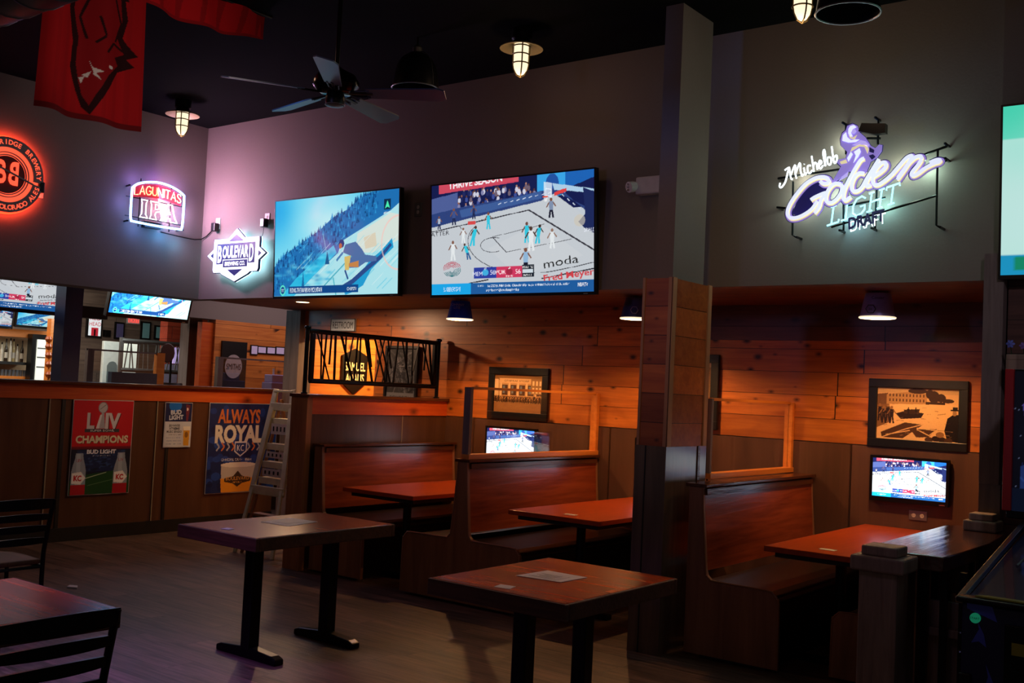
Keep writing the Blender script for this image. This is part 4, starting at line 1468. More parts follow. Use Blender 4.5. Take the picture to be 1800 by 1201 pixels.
def photo_harbour(w, h):
    c = Cv(w, h, 120, 76, 'dcae78')
    c.rect(0, 0, 120, 8, 'cca470')
    c.poly([(0, 10), (16, 8), (16, 26), (0, 28)], '6a4828')
    c.poly([(14, 10), (50, 5), (74, 8), (74, 22), (48, 26), (14, 24)], 'b08452')
    for k in range(11):
        for j in (0, 1):
            c.rect(18 + k * 5, 9 + j * 7, 20 + k * 5, 13 + j * 7, '5a3a1c')
    for x, y, rx, ry in ((60, 4, 14, 4), (84, 12, 8, 9), (94, 13, 7, 6), (78, 8, 6, 7), (104, 17, 9, 3)):
        c.ell(x, y, rx, ry, '3a2410')
    c.rect(72, 19, 100, 23, '3a2410')
    c.poly([(30, 24), (120, 22), (120, 76), (0, 76), (0, 28)], 'e2b47c')
    c.poly([(0, 26), (18, 24), (22, 50), (0, 60)], '7c5630')
    r = random.Random(2)
    for k in range(4):
        c.man(4 + k * 6, 50 + (k % 2) * 3, 26, '22140a', '22140a', '8c6238')
    c.poly([(28, 38), (44, 33), (70, 36), (66, 43), (36, 46)], '2a180a')
    c.poly([(40, 32), (64, 30), (62, 38), (42, 38)], '3a2410')
    c.man(47, 40, 12, '1c1008', '1c1008', '3c2612')
    c.man(58, 40, 12, '1c1008', '1c1008', '3c2612')
    for p in ([(6, 66), (40, 50), (70, 52), (40, 74), (8, 74)], [(50, 60), (90, 58), (78, 70), (60, 72)]):
        c.poly(p, '4a2e16')
    for p in (((6, 66), (42, 50), (68, 52)), ((8, 74), (44, 60), (70, 52)), ((14, 70), (50, 62)), ((60, 58), (88, 60), (78, 68), (60, 60))):
        c.line(p, 1.4, 'dcb078')
    c.poly([(100, 60), (104, 42), (112, 36), (120, 36), (120, 76), (104, 74)], '180e06')
    c.ell(114, 34, 3, 4, 'a07850')
    c.rect(108, 29, 120, 31, '180e06')
    c.rect(111, 25, 118, 30, '22140a')
    for _ in range(46):
        x, y = r.uniform(4, 112), r.uniform(26, 72)
        c.line([(x, y), (x + r.uniform(3, 12), y + r.uniform(-2, 1))], r.uniform(.4, 1.1), r.choice(('6a4828', 'd8a870', '8c6438', 'e0b47c')), .55)
    for x, y in ((78, 74), (88, 72), (97, 73), (106, 74), (94, 66)):
        c.ell(x, y, 6, 4, r.choice(('4a2e16', '2c1a0c', '8c6238')))
    c.speck(.05)
    return c


def photo_street(w, h):
    c = Cv(w, h, 60, 50, 'b8946c')
    c.rect(0, 0, 60, 15, 'd0b084')
    c.rect(30, 4, 60, 30, '6c5034')
    c.man(52, 38, 18, '201208', '201208', '9c7448')
    c.man(40, 42, 20, '2c1a0e', '201208', '9c7448')
    c.rect(0, 38, 60, 50, '94704a')
    c.man(50, 48, 16, '18100a', '201208', '9c7448')
    c.speck(.06)
    return c


def framed(name, x0, x1, z0, z1, Y, bx, bz, cv, label, mat='photo', group=None):
    t = empty(name, ((x0 + x1) / 2, Y, z0), label, 'picture', group)
    b = MB()
    for q in ((x0, x1, z0, z0 + bz), (x0, x1, z1 - bz, z1), (x0, x0 + bx, z0 + bz, z1 - bz), (x1 - bx, x1, z0 + bz, z1 - bz)):
        b.box(q[0], q[1], Y - .03, Y, q[2], q[3])
    b.build('frame', 'frameblack', t, .004)
    picture('print', cv, (x0 + bx, Y - .012, z0 + bz), (x1 - x0 - 2 * bx, 0, 0), (0, 0, z1 - z0 - 2 * bz), mat, t)
    return t


framed('framed_photo', -6.43, -5.715, 1.365, 1.865, 8.066, .07, .07, photo_store(200, 150), 'black framed sepia photo of townsfolk outside a store, left of the pillar', group='framed old photos on the plank wall')
framed('framed_photo', -2.71, -1.99, 1.352, 1.868, 8.066, .065, .065, photo_harbour(240, 150), 'black framed sepia photo of boats and men at a harbour', group='framed old photos on the plank wall')
framed('framed_photo', -4.70, -3.965, 1.395, 2.025, 8.054, .07, .07, photo_street(120, 100), 'black framed old photo mostly hidden behind the pillar', group='framed old photos on the plank wall')
# restroom sign and the poster beside the doorway
t = empty('restroom_sign', (-8.525, 8.05, 2.2), 'small grey RESTROOM sign on the planks above the twig railing', 'sign')
box('plate', (-8.72, -8.335, 8.045, 8.065, 2.205, 2.345), M('grey_sign_plate', 'c0ccd8', .5), t, .004)
b = MB()
for q in ((-8.72, -8.335, 2.205, 2.213), (-8.72, -8.335, 2.337, 2.345), (-8.72, -8.712, 2.205, 2.345), (-8.343, -8.335, 2.205, 2.345)):
    b.box(q[0], q[1], 8.04, 8.046, q[2], q[3])
b.build('border', M('grey_border', '4c545c', .5), t)
letters('lettering', 'RESTROOM', (-8.527, 8.044, 2.275), (1, 0, 0), (0, 0, 1), (0, -1, 0), .075, 'printdark', t, .002, width=.32)
c = Cv(60, 90, 60, 90, '3c3a3a')
r = random.Random(1)
for k in range(70):
    c.line([(r.uniform(0, 60), r.uniform(0, 70)), (r.uniform(0, 60), r.uniform(0, 90))], r.uniform(.6, 3), r.choice(('1a1a1c', '5c5c60', '8a8a90', '2a2a2c')), .7)
c.rect(0, 72, 60, 90, '77777c')
c.text('BOURBON', 30, 80, 6, '2a2a2c', width=44)
framed('framed_poster', -7.84, -7.37, 1.42, 2.055, 8.055, .03, .03, c, 'black framed grey poster behind the right half of the twig railing')
t = empty('hexagon_sign', tuple(PX(624, 685, -9.298)), 'black hexagon beer sign with pale lettering on the bright corridor wall', 'sign')
hz = PX(624, 650, -9.27)
P6 = [(-.21, .17), (0, .26), (.21, .17), (.21, -.15), (0, -.30), (-.21, -.15)]
UY, NX = (0, 1, 0), (1, 0, 0)
MB().prism(P6, (-9.298, hz.y, hz.z), UY, (0, 0, 1), NX, .028).build('plate', 'frameblack', t)
letters('lettering', 'SAMUEL', (-9.268, hz.y, hz.z + .04), UY, (0, 0, 1), NX, .10, 'led_letter', t, .002, width=.34, bold=.02)
letters('lettering', 'ADAMS', (-9.268, hz.y, hz.z - .10), UY, (0, 0, 1), NX, .10, 'led_letter', t, .002, width=.31, bold=.02)

# ================================================================== neon and backlit signs
SF = {  # simple stroke letters, unit height, drawn with glass tube
    'A': (.62, [[(0, 0), (.31, 1), (.62, 0)], [(.13, .35), (.5, .35)]]),
    'D': (.58, [[(0, 0), (0, 1), (.3, .97), (.55, .72), (.56, .3), (.3, .03), (0, 0)]]),
    'F': (.5, [[(0, 0), (0, 1), (.5, 1)], [(0, .52), (.4, .52)]]),
    'G': (.64, [[(.6, .82), (.4, 1), (.15, .93), (0, .6), (.04, .22), (.25, 0), (.5, .04), (.62, .2), (.62, .45), (.38, .45)]]),
    'H': (.58, [[(0, 0), (0, 1)], [(.58, 0), (.58, 1)], [(0, .52), (.58, .52)]]),
    'I': (.06, [[(.03, 0), (.03, 1)]]),
    'L': (.48, [[(0, 1), (0, 0), (.48, 0)]]),
    'N': (.58, [[(0, 0), (0, 1), (.58, 0), (.58, 1)]]),
    'R': (.55, [[(0, 0), (0, 1), (.35, 1), (.52, .84), (.5, .6), (.3, .5), (0, .5)], [(.28, .5), (.55, 0)]]),
    'S': (.52, [[(.5, .84), (.34, 1), (.12, .96), (.02, .76), (.12, .58), (.4, .45), (.52, .26), (.4, .04), (.18, 0), (0, .15)]]),
    'T': (.56, [[(0, 1), (.56, 1)], [(.28, 1), (.28, 0)]]),
    'U': (.56, [[(0, 1), (0, .3), (.12, .04), (.4, .02), (.56, .26), (.56, 1)]]),
    # letters with feet, for the LIGHT line
    'l': (.62, [[(.08, 1), (.36, 1)], [(.22, 1), (.22, 0)], [(0, 0), (.58, 0), (.6, .15)]]),
    'i': (.4, [[(.05, 1), (.35, 1)], [(.2, 1), (.2, 0)], [(.0, 0), (.4, 0)]]),
    'h': (.75, [[(0, 1), (.26, 1)], [(.13, 1), (.13, 0)], [(0, 0), (.26, 0)], [(.5, 1), (.76, 1)], [(.63, 1), (.63, 0)], [(.5, 0), (.76, 0)], [(.13, .5), (.63, .5)]]),
    't': (.65, [[(0, .85), (0, 1), (.64, 1), (.64, .85)], [(.32, 1), (.32, 0)], [(.16, 0), (.48, 0)]]),
}


def tube_text(s, o, u, v, h, r, mat, parent, gap=.2, width=None, name='neon_tube', warp=None, shear=0):
    tot = sum(SF[ch][0] for ch in s) + gap * (len(s) - 1)
    k = (width / tot) if width else h
    x = 0
    o, u, v = Vector(o), Vector(u), Vector(v)
    for ch in s:
        b = MB()
        for st in SF[ch][1]:
            pts = []
            for a, c in st:
                X_ = (x + a) * k + shear * c * h
                Y_ = c * h
                if warp:
                    X_, Y_ = warp(X_, Y_)
                pts.append(o + u * X_ + v * Y_)
            b.tube(pts, r, 6)
        b.build(name, mat, parent, smooth=True)
        x += SF[ch][0] + gap


# --- arched neon on the left wall: Y runs to the right, facing +X
t = empty('arched_neon_sign', (-9.3, 6.09, 3.08), 'neon sign with blue arched border and LAGUNITAS IPA lettering', 'neon sign')
XS = -9.20
yc, zc = 6.09, 3.30


def lag(y, z):
    return Vector((XS, y, z))


bord = [(5.80, 3.13), (5.79, 3.2), (5.79, 3.42), (5.80, 3.455), (5.86, 3.50), (5.97, 3.535), (6.09, 3.55), (6.21, 3.54), (6.31, 3.51), (6.375, 3.475), (6.385, 3.44), (6.385, 3.2), (6.375, 3.13), (6.35, 3.12), (6.09, 3.115), (5.83, 3.12)]
bp = [lag(a, b) for a, b in catmull(bord, 4, True)]
MB().tube(bp, .011, 8, closed=True).build('neon_border', 'neon_blue', t, smooth=True)
MB().prism([(5.81, 3.36), (5.81, 3.44), (5.87, 3.49), (5.97, 3.52), (6.09, 3.53), (6.21, 3.52), (6.30, 3.495), (6.365, 3.46), (6.365, 3.36), (6.22, 3.385), (6.09, 3.395), (5.96, 3.385)], (XS - .025, 0, 0), (0, 1, 0), (0, 0, 1), (1, 0, 0), .006).build('red_panel', 'neon_redpanel', t)
arch = lambda X_, Y_: (X_, Y_ + .028 * (1 - ((X_ - .265) / .265) ** 2))
tube_text('LAGUNITAS', (XS - .005, 5.822, 3.385), (0, 1, 0), (0, 0, 1), .085, .006, 'neon_orange', t, .17, .53, 'red_letter_tube', arch)
for st in ([(5.90, 3.35), (5.97, 3.35), (5.955, 3.32), (5.955, 3.21), (5.98, 3.175), (5.89, 3.175), (5.91, 3.21), (5.91, 3.32)],
           [(6.0, 3.35), (6.09, 3.35), (6.13, 3.335), (6.14, 3.29), (6.115, 3.26), (6.07, 3.25), (6.06, 3.22), (6.08, 3.175), (6.0, 3.175), (6.015, 3.21), (6.015, 3.32)],
           [(6.06, 3.33), (6.09, 3.325), (6.105, 3.30), (6.09, 3.28), (6.06, 3.275)],
           [(6.2, 3.35), (6.25, 3.35), (6.29, 3.22), (6.32, 3.175), (6.24, 3.175), (6.235, 3.21), (6.2, 3.21), (6.19, 3.175), (6.12, 3.175), (6.15, 3.22), (6.19, 3.32)],
           [(6.215, 3.30), (6.205, 3.25), (6.235, 3.25)]):
    MB().tube([lag(a, b) for a, b in st], .0068, 8, closed=True).build('white_letter_tube', 'neon_letter', t, smooth=True)
b = MB()
for y in (5.79, 6.385):
    for z in (3.12, 3.47):
        b.bar((XS - .10, y, z), (XS - .01, y + (.02 if y > 6 else -.02), z), .014, .014)
for z in (3.17, 3.36):
    b.bar((XS - .03, 5.75, z), (XS - .03, 6.42, z), .008, .008)
for y in (5.9, 6.25):
    b.bar((XS - .03, y, 3.08), (XS - .03, y, 3.56), .008, .008)
b.build('support_frame', 'black', t)
box('transformer', (-9.3, -9.24, 5.98, 6.16, 3.09, 3.15), 'blackplastic', t)
tag(MB().tube([(-9.29, 6.2, 3.075), (-9.28, 6.4, 3.06), (-9.285, 6.60, 3.055), (-9.28, 6.68, 3.07), (-9.2, 6.685, 3.10), (-9.10, 6.685, 3.16), (-9.04, 6.685, 3.19)], .006, 6).build('power_cord', 'black'), 'thin black cord from the arched neon sign round the corner to the outlet', 'cord')
lamp('arched_neon_light', 'AREA', (-9.16, 6.09, 3.33), (1, .55, .86), 33, .4, rot=(.55, 1, .25), size_y=.3)
lamp('arched_neon_back_light', 'AREA', (-9.26, 6.09, 3.33), (.2, .28, 1), .3, .45, rot=(-1, 0, .0), size_y=.35)
for y, z, c_, e_ in ((5.85, 3.55, (.42, .22, 1), .9), (6.09, 3.60, (.45, .2, 1), 1.1), (6.33, 3.55, (.45, .2, 1), .9), (5.75, 3.3, (.3, .25, 1), .8), (6.43, 3.3, (.25, .3, 1), .9), (5.9, 3.06, (.12, .3, 1), .8), (6.2, 3.04, (.08, .42, 1), 1.6), (6.38, 2.98, (.05, .5, .9), 1.0)):
    lamp('arched_neon_glow', 'POINT', (-9.2, y, z), c_, e_, .05)


def outlet(name, x0, x1, z0, z1, Y, label, plug=True, plate='white'):
    t = empty(name, ((x0 + x1) / 2, Y, z0), label, 'outlet', 'wall outlets')
    box('cover_plate', (x0, x1, Y - .008, Y, z0, z1), plate, t, .002)
    zc_, xc = (z0 + z1) / 2, (x0 + x1) / 2
    dz = .022
    for s in (-1, 1):
        b = MB().lathe([(.014, 0), (.014, .003)], (0, 0, 0), 12)
        o = MB()
        if x1 - x0 > z1 - z0:
            cx_, cz_ = xc + s * .03, zc_
        else:
            cx_, cz_ = xc, zc_ + s * .022
        o.prism([(.014 * math.cos(k * PI / 6), .016 * math.sin(k * PI / 6)) for k in range(12)], (cx_, Y - .008, cz_), (1, 0, 0), (0, 0, 1), (0, -1, 0), .003)
        f = o.build('socket', 'cream', t)
        o = MB()
        for d in (-.005, .005):
            o.box(cx_ + d - .001, cx_ + d + .001, Y - .012, Y - .011, cz_ - .004, cz_ + .006)
        o.build('slot', 'base', f)
    if plug:
        box('plug', (xc - .03, xc + .03, Y - .07, Y - .012, z0 - .03, zc_), 'blackplastic', t, .006)
    return t


outlet('wall_outlet', -9.07, -9.0, 3.165, 3.28, 6.7, 'white outlet with the black neon plug near the corner')
outlet('wall_outlet', -8.29, -8.22, 3.165, 3.28, 6.7, 'outlet with a black adapter left of the ski television')
tag(MB().tube([(-8.255, 6.66, 3.15), (-8.26, 6.66, 3.08), (-8.3, 6.67, 3.02), (-8.4, 6.67, 2.97), (-8.5, 6.67, 2.95)], .003, 5).build('power_cord', 'black'), 'thin cord from the adapter down to the white backlit sign', 'cord')
outlet('wall_outlet', -6.27, -6.19, 3.12, 3.24, 6.7, 'dark outlet between the two large televisions', False, 'steel')
outlet('wall_outlet', -2.385, -2.255, .83, .90, 8.05, 'steel double outlet under the small television in the right booth', False, 'steel')

# --- white backlit emblem, BOULEVARD BREWING CO.
t = empty('emblem_sign', (-8.6, 6.7, 2.62), 'white backlit diamond emblem sign reading BOULEVARD BREWING CO.', 'sign')
YB = 6.61
cx, cz = -8.60, 2.872
em = [(0, .245), (.10, .17), (.12, .155), (.33, .155), (.335, .12), (.335, .06), (.43, .0), (.335, -.06), (.335, -.14), (.32, -.165), (.22, -.165), (.19, -.185), (.0, -.255)]
em = em + [(-a, b) for a, b in em[::-1][1:-1]]
sc = 1.06
U3, V3, N3 = (1, 0, 0), (0, 0, 1), (0, -1, 0)
MB().prism([(a * sc * 1.02, b * sc * 1.02) for a, b in em], (cx, YB + .03, cz), U3, V3, N3, .012).build('backlight_strip', 'led_cyan', t)
MB().prism([(a * sc * 1.03, b * sc * 1.03) for a, b in em], (cx, YB + .018, cz), U3, V3, N3, .02).build('dark_edge', 'navy', t)
MB().prism([(a * sc, b * sc) for a, b in em], (cx, YB - .002, cz), U3, V3, N3, .004).build('white_face', 'led_white', t)
for P in ([(-.12, .135), (0, .205), (.12, .135)], [(-.12, -.15), (0, -.215), (.12, -.15)], [(.355, .03), (.40, 0), (.355, -.03)], [(-.355, .03), (-.40, 0), (-.355, -.03)],
          [(-.30, .115), (.30, .115), (.30, -.09), (.20, -.09), (.20, -.045), (-.20, -.045), (-.20, -.09), (-.30, -.09)], [(-.19, -.055), (.19, -.055), (.19, -.125), (-.19, -.125)]):
    MB().prism(P, (cx, YB - .006, cz), U3, V3, N3, .002).build('navy_field', 'navyglow', t)
letters('lettering', 'OULEVAR', (cx, YB - .0095, cz + .03), U3, V3, N3, .115, 'led_white', t, 0, .41, .035)
letters('lettering', 'B', (cx - .25, YB - .0095, cz + .012), U3, V3, N3, .165, 'led_white', t, 0, .065, .03)
letters('lettering', 'D', (cx + .25, YB - .0095, cz + .012), U3, V3, N3, .165, 'led_white', t, 0, .065, .03)
letters('lettering', 'BREWING CO.', (cx, YB - .0095, cz - .09), U3, V3, N3, .04, 'led_white', t, 0, .32, .03)
lamp('emblem_light', 'AREA', (-8.6, 6.66, 2.87), (.6, .85, 1), 1.2, .8, rot=(0, 1, 0), size_y=.45)

# --- red backlit ring at the left edge
RY, RZ = 4.575, 3.345
t = empty('ring_sign', (-9.3, RY, RZ - .34), 'round grey ring sign backlit in red reading BRECKENRIDGE BREWERY COLORADO ALES', 'sign')
XR = -9.235


def annulus(r0, r1, x, name, mat, th=.012, a0=0, a1=2 * PI):
    n = 72
    vs, fs = [], []
    for i in range(n + 1):
        a = a0 + (a1 - a0) * i / n
        for r in (r0, r1):
            for dx in (0, -th):
                vs.append((x + dx, RY + r * math.cos(a), RZ + r * math.sin(a)))
    for i in range(n):
        q = i * 4
        fs += [(q, q + 2, q + 6, q + 4), (q + 1, q + 5, q + 7, q + 3), (q + 2, q + 3, q + 7, q + 6), (q, q + 4, q + 5, q + 1)]
    return MB().add(vs, fs).build(name, mat, t)


annulus(.0001, .30, XR - .02, 'backlight_disc', 'neon_reddim', .02)
annulus(.245, .335, XR + .004, 'outer_ring', 'ringgrey', .014, -.08, PI * 1.02)
annulus(.245, .335, XR + .004, 'outer_ring', 'ringgrey', .014, PI * 1.06, 2 * PI - .18)
annulus(.325, .35, XR - .035, 'glow_edge', 'neon_red', .01)
annulus(.172, .18, XR + .002, 'inner_ring', 'ringgrey', .01)
annulus(.196, .203, XR + .002, 'inner_ring', 'ringgrey', .01)
annulus(.0001, .165, XR - .002, 'dark_disc', M('dark_red_face', '7a1410', .5), .01)
for s, a_start, step, flip in (('BRECKENRIDGE BREWERY', 163, -8.4, 1), ('COLORADO ALES', 194, 7.2, -1)):
    for i, ch in enumerate(s):
        if ch == ' ':
            continue
        a = math.radians(a_start + step * i) if flip > 0 else math.radians(a_start + 3 + step * 1.0 * i + 60)
        rad = Vector((0, math.cos(a), math.sin(a)))
        tan = Vector((0, math.sin(a), -math.cos(a)))
        if flip < 0:
            rad_v, tan_v = -rad, -tan
        else:
            rad_v, tan_v = rad, tan
        letters('glowing_letter', ch, Vector((XR + .006, RY, RZ)) + rad * .29, tan_v, rad_v, (1, 0, 0), .042, 'neon_reddim', t, .001, bold=.02)
for off, mirror in ((-.055, 1), (.055, -1)):
    u = (0, 1 * mirror, 0)
    letters('monogram', 'B', (XR + .004, RY + off, RZ + .02), u, (0, 0, 1), (1, 0, 0), .2, 'neon_reddim', t, .003, .09, .03)
MB().bar((XR + .008, RY - .24, RZ + .11), (XR + .008, RY + .24, RZ - .05), .01, .016, (0, 0, 1)).build('cross_arrow', 'ringgrey', t)
lamp('ring_light', 'AREA', (XR - .02, RY, RZ), (1, .07, .03), 22, .74, rot=(-1, 0, 0), size_y=.68).data.shape = 'DISK'
t = empty('wall_outlet', (-9.3, 4.9, 3.2), 'outlet with black plug beside the red ring sign', 'outlet', 'wall outlets')
box('cover_plate', (-9.3, -9.29, 4.88, 4.95, 3.2, 3.31), 'white', t)
box('plug', (-9.29, -9.23, 4.875, 4.93, 3.24, 3.34), 'blackplastic', t, .01)

# --- large slanting neon on the back wall
YM = 6.57


def mz(x, y, d=0.):
    """place on the slanting neon, in its own drawing units (4.62 per photo pixel)"""
    return PY(1340 + x / 4.6194, 180 + y / 4.6194, YM - d)


t = empty('slanting_neon_sign', (-2.3, 6.7, 2.75), 'large slanting neon sign reading Michelob Golden LIGHT DRAFT with a violet rider', 'neon sign')
mt['purple'] = ME('lit_purple', '9a84dc', .55)
mt['darkpurple'] = ME('dark_purple_face', '2a2470', .15)
mt['lilac'] = ME('lit_lilac', 'b8a8f0', .75)
mt['palecream'] = ME('lit_cream', 'e8d8a8', .7)
mt['goldwhite'] = ME('lit_white_letters', 'dfe4fa', .92)
b = MB()
for seg in ([(130, 615), (640, 540)], [(120, 850), (190, 858)], [(1285, 432), (1500, 355)], [(560, 1010), (1425, 752)], [(250, 640), (245, 1075), (272, 1090)], [(650, 160), (680, 185), (680, 420)], [(660, 820), (660, 1038), (625, 1035)],
            [(915, 118), (943, 145), (938, 340)], [(930, 700), (915, 1022), (885, 1018)], [(1425, 375), (1412, 995), (1440, 1010)], [(1500, 355), (1482, 330)], [(1465, 480), (1497, 470), (1482, 450)], [(850, 290), (960, 290)], [(690, 840), (1000, 770)]):
    MB().tube([mz(x, y, -.03) for x, y in seg], .0075, 6).build('support_bar', 'black', t)
for x, y in ((272, 1090), (625, 1035), (885, 1018), (1440, 1010), (130, 615), (120, 850), (650, 160), (915, 118), (1482, 330), (1482, 450)):
    p = mz(x, y, -.03)
    MB().bar(p, (p.x, 6.7, p.z), .012, .012).build('wall_stud', 'black', t)
MB().prism([(0, 0), (.1, -.03), (.17, -.03), (.17, .03), (.09, .04), (.02, .05)], mz(800, 245, -.02), U3, V3, N3, .05).build('transformer', 'blackplastic', t)
# rider figure: stacked cut-out plates
rid = [(690, 190), (735, 172), (775, 190), (790, 240), (835, 280), (870, 330), (880, 350), (920, 370), (950, 340), (975, 345), (970, 395), (930, 450), (880, 480), (850, 560), (700, 560), (600, 640), (560, 660), (600, 590), (640, 520), (610, 490), (620, 465), (680, 450), (690, 400), (640, 350), (635, 300), (650, 250), (680, 225)]


def plate(P, d, name, mat, th=.003):
    pts = [mz(x, y, d) for x, y in P]
    vs = [tuple(p) for p in pts] + [(p.x, p.y - th, p.z) for p in pts]
    m = len(P)
    return MB().add(vs, [tuple(range(m)), tuple(range(2 * m - 1, m - 1, -1))] + [(i, i + m, (i + 1) % m + m, (i + 1) % m) for i in range(m)]).build(name, mat, t)


def grow(P, k):
    cx_, cy_ = sum(p[0] for p in P) / len(P), sum(p[1] for p in P) / len(P)
    return [(cx_ + (x - cx_) * k, cy_ + (y - cy_) * k) for x, y in P]


plate(grow(rid, 1.04), -.004, 'rider_outline', 'darkpurple')
plate(rid, 0, 'rider_body', 'purple')
for P, m_ in (([(700, 215), (715, 190), (745, 182), (765, 200), (735, 215), (720, 245), (735, 275), (715, 275), (698, 250)], 'goldwhite'), ([(725, 225), (750, 215), (765, 235), (745, 255), (728, 250)], 'lilac'), ([(700, 262), (735, 285), (770, 262), (750, 300), (715, 290)], 'palecream'),
              ([(655, 265), (680, 240), (690, 280), (720, 305), (760, 300), (790, 300), (760, 320), (700, 325), (650, 310)], 'goldwhite'), ([(760, 330), (800, 305), (840, 315), (870, 345), (855, 360), (810, 335), (770, 350), (730, 345)], 'lilac'),
              ([(730, 365), (790, 340), (850, 345), (865, 380), (855, 415), (830, 360), (790, 355), (740, 385), (715, 400)], 'palecream'), ([(745, 400), (790, 370), (800, 400), (780, 440), (740, 490), (760, 430)], 'goldwhite'), ([(690, 450), (720, 400), (735, 420), (700, 480)], 'goldwhite'),
              ([(870, 360), (910, 385), (905, 410), (870, 400)], 'darkpurple'), ([(865, 430), (900, 420), (920, 440), (890, 465)], 'darkpurple'), ([(630, 480), (680, 462), (690, 490), (640, 500)], 'palecream'), ([(650, 600), (700, 560), (690, 600), (620, 640)], 'lilac')):
    plate(P, .006, 'rider_detail', m_)
# script word Golden
strokes = [
    [(548, 655), (530, 618), (480, 606), (420, 620), (350, 665), (280, 745), (225, 830), (205, 895), (225, 935), (275, 938), (340, 912), (405, 865), (450, 800)],
    [(395, 792), (440, 765), (520, 735), (480, 790), (462, 850), (425, 900)],
    [(545, 655), (500, 660), (470, 640)],
    [(640, 665), (590, 660), (545, 700), (520, 760), (525, 805), (560, 815), (605, 785), (640, 735), (650, 690), (640, 665)],
    [(830, 455), (800, 470), (755, 540), (705, 630), (670, 710), (660, 775), (680, 795), (720, 765)],
    [(830, 580), (790, 575), (750, 610), (728, 670), (735, 715), (770, 720), (810, 690), (850, 620), (900, 540), (950, 460)],
    [(950, 460), (900, 545), (850, 640), (850, 680), (885, 670)],
    [(890, 610), (950, 575), (1000, 530), (1005, 495), (975, 490), (930, 535), (900, 600), (905, 660), (945, 668), (1010, 625), (1060, 580)],
    [(1060, 580), (1120, 510), (1175, 450), (1218, 436), (1190, 495), (1140, 570), (1098, 628)],
    [(1105, 612), (1150, 550), (1205, 480), (1255, 442), (1290, 440), (1296, 465)],
    [(1296, 465), (1262, 515), (1218, 570), (1224, 594), (1265, 578), (1330, 530), (1400, 495), (1435, 485), (1445, 470), (1415, 468), (1360, 490)],
]
for k, (d, r, dx, dy, m_, nm) in enumerate(((-.002, .0265, 5, 6, 'darkpurple', 'letter_outline'), (.006, .0222, 7, 8, 'purple', 'letter_shade'), (.014, .011, 6, 10, 'palecream', 'letter_shadow'), (.022, .0118, -3, -3, 'goldwhite', 'letter_face'))):
    for st in strokes:
        pts = [mz(x + dx, y + dy, d) for x, y in catmull(st, 5)]
        # flat ribbon with rounded ends
        o = MB().tube(pts, r, 10)
        o.v = [(x, (YM - d) + ((y - (YM - d)) * .12), z) for x, y, z in o.v]
        o.build(nm, m_, t, smooth=False)
plate([(240, 905), (300, 760), (420, 650), (530, 640), (540, 690), (470, 760), (380, 790), (430, 790), (400, 870), (300, 925)], -.006, 'dark_backing', 'darkpurple')
b = None
# Michelob script tube, slanting upward
mo, mx_ = mz(150, 690, .0), mz(620, 490, .0)
uu = (mx_ - mo)
ul = uu.length
uu.normalize()
vv = Vector((-uu.z, 0, uu.x))
mich = [[(0, .30), (-.06, .1), (.05, 0), (.3, .25), (.5, .75), (.62, 1.0), (.35, .95)], [(.62, 1.0), (.62, .35), (.7, .2)], [(.64, .5), (.95, 1.0), (.9, .5), (.92, .15)], [(.93, .5), (1.22, 1.0), (1.2, .5), (1.24, .15), (1.32, .25)],
        [(1.4, .6), (1.42, .15), (1.5, .25)], [(1.44, .8), (1.45, .82)], [(1.78, .55), (1.62, .6), (1.58, .25), (1.68, .12), (1.82, .25)], [(1.9, 1.1), (1.9, .12)], [(1.9, .4), (2.0, .62), (2.1, .5), (2.1, .15)],
        [(2.2, .35), (2.38, .45), (2.3, .62), (2.2, .4), (2.26, .12), (2.42, .25)], [(2.5, .2), (2.62, .8), (2.6, 1.15), (2.52, .9), (2.55, .15)], [(2.86, .55), (2.72, .58), (2.68, .25), (2.8, .12), (2.9, .35), (2.86, .55)], [(3.02, 1.15), (3.02, .15), (3.18, .2), (3.2, .5), (3.04, .45)]]
ks = ul / 3.25
for st in mich:
    MB().tube([mo + uu * ((a + .12 * bb) * ks) + vv * (bb * ks * .85) for a, bb in catmull(st, 5)], .0058, 8).build('script_tube', 'neon_white', t, smooth=True)
o_, e_ = mz(525, 1000, .0), mz(1100, 805, .0)
uu = (e_ - o_)
w_ = uu.length
uu.normalize()
tube_text('light'.replace('g', 'G'), o_, uu, Vector((.10, 0, 1)).normalized(), .118, .0058, 'neon_cyan', t, .12, w_, 'blue_tube')
p1, p2 = mz(700, 1000, .0), mz(995, 925, .0)
uu = (p2 - p1).normalized()
letters('draft_letters', 'DRAFT', (p1 + p2) / 2 + Vector((0, 0, .012)), uu, (-.05, 0, 1), N3, .07, 'darkpurple', t, .006, (p2 - p1).length, .04)
letters('draft_glow', 'DRAFT', (p1 + p2) / 2 + Vector((.006, .01, .002)), uu, (-.05, 0, 1), N3, .07, 'neon_white', t, .002, (p2 - p1).length * .98, .0).location.z -= .007
for k, (x, z, c_, e_) in enumerate(((-2.72, 2.98, (.75, 1, .8), .9), (-2.72, 3.14, (.9, 1, .8), .5), (-2.5, 3.02, (.7, 1, .85), .8), (-2.47, 3.36, (.8, 1, .8), .5), (-2.3, 3.12, (.8, 1, .75), .7), (-2.08, 3.16, (.8, 1, .75), .8), (-1.92, 3.14, (.6, 1, .8), .9), (-2.4, 2.86, (.3, .8, 1), .8), (-2.18, 2.93, (.4, .95, .9), .7))):
    lamp('slanting_neon_glow', 'POINT', (x, 6.63, z), c_, e_ * 1.9, .04)
lamp('slanting_neon_halo', 'POINT', (-2.35, 6.1, 3.0), (.62, 1, .76), 2.4, .3)

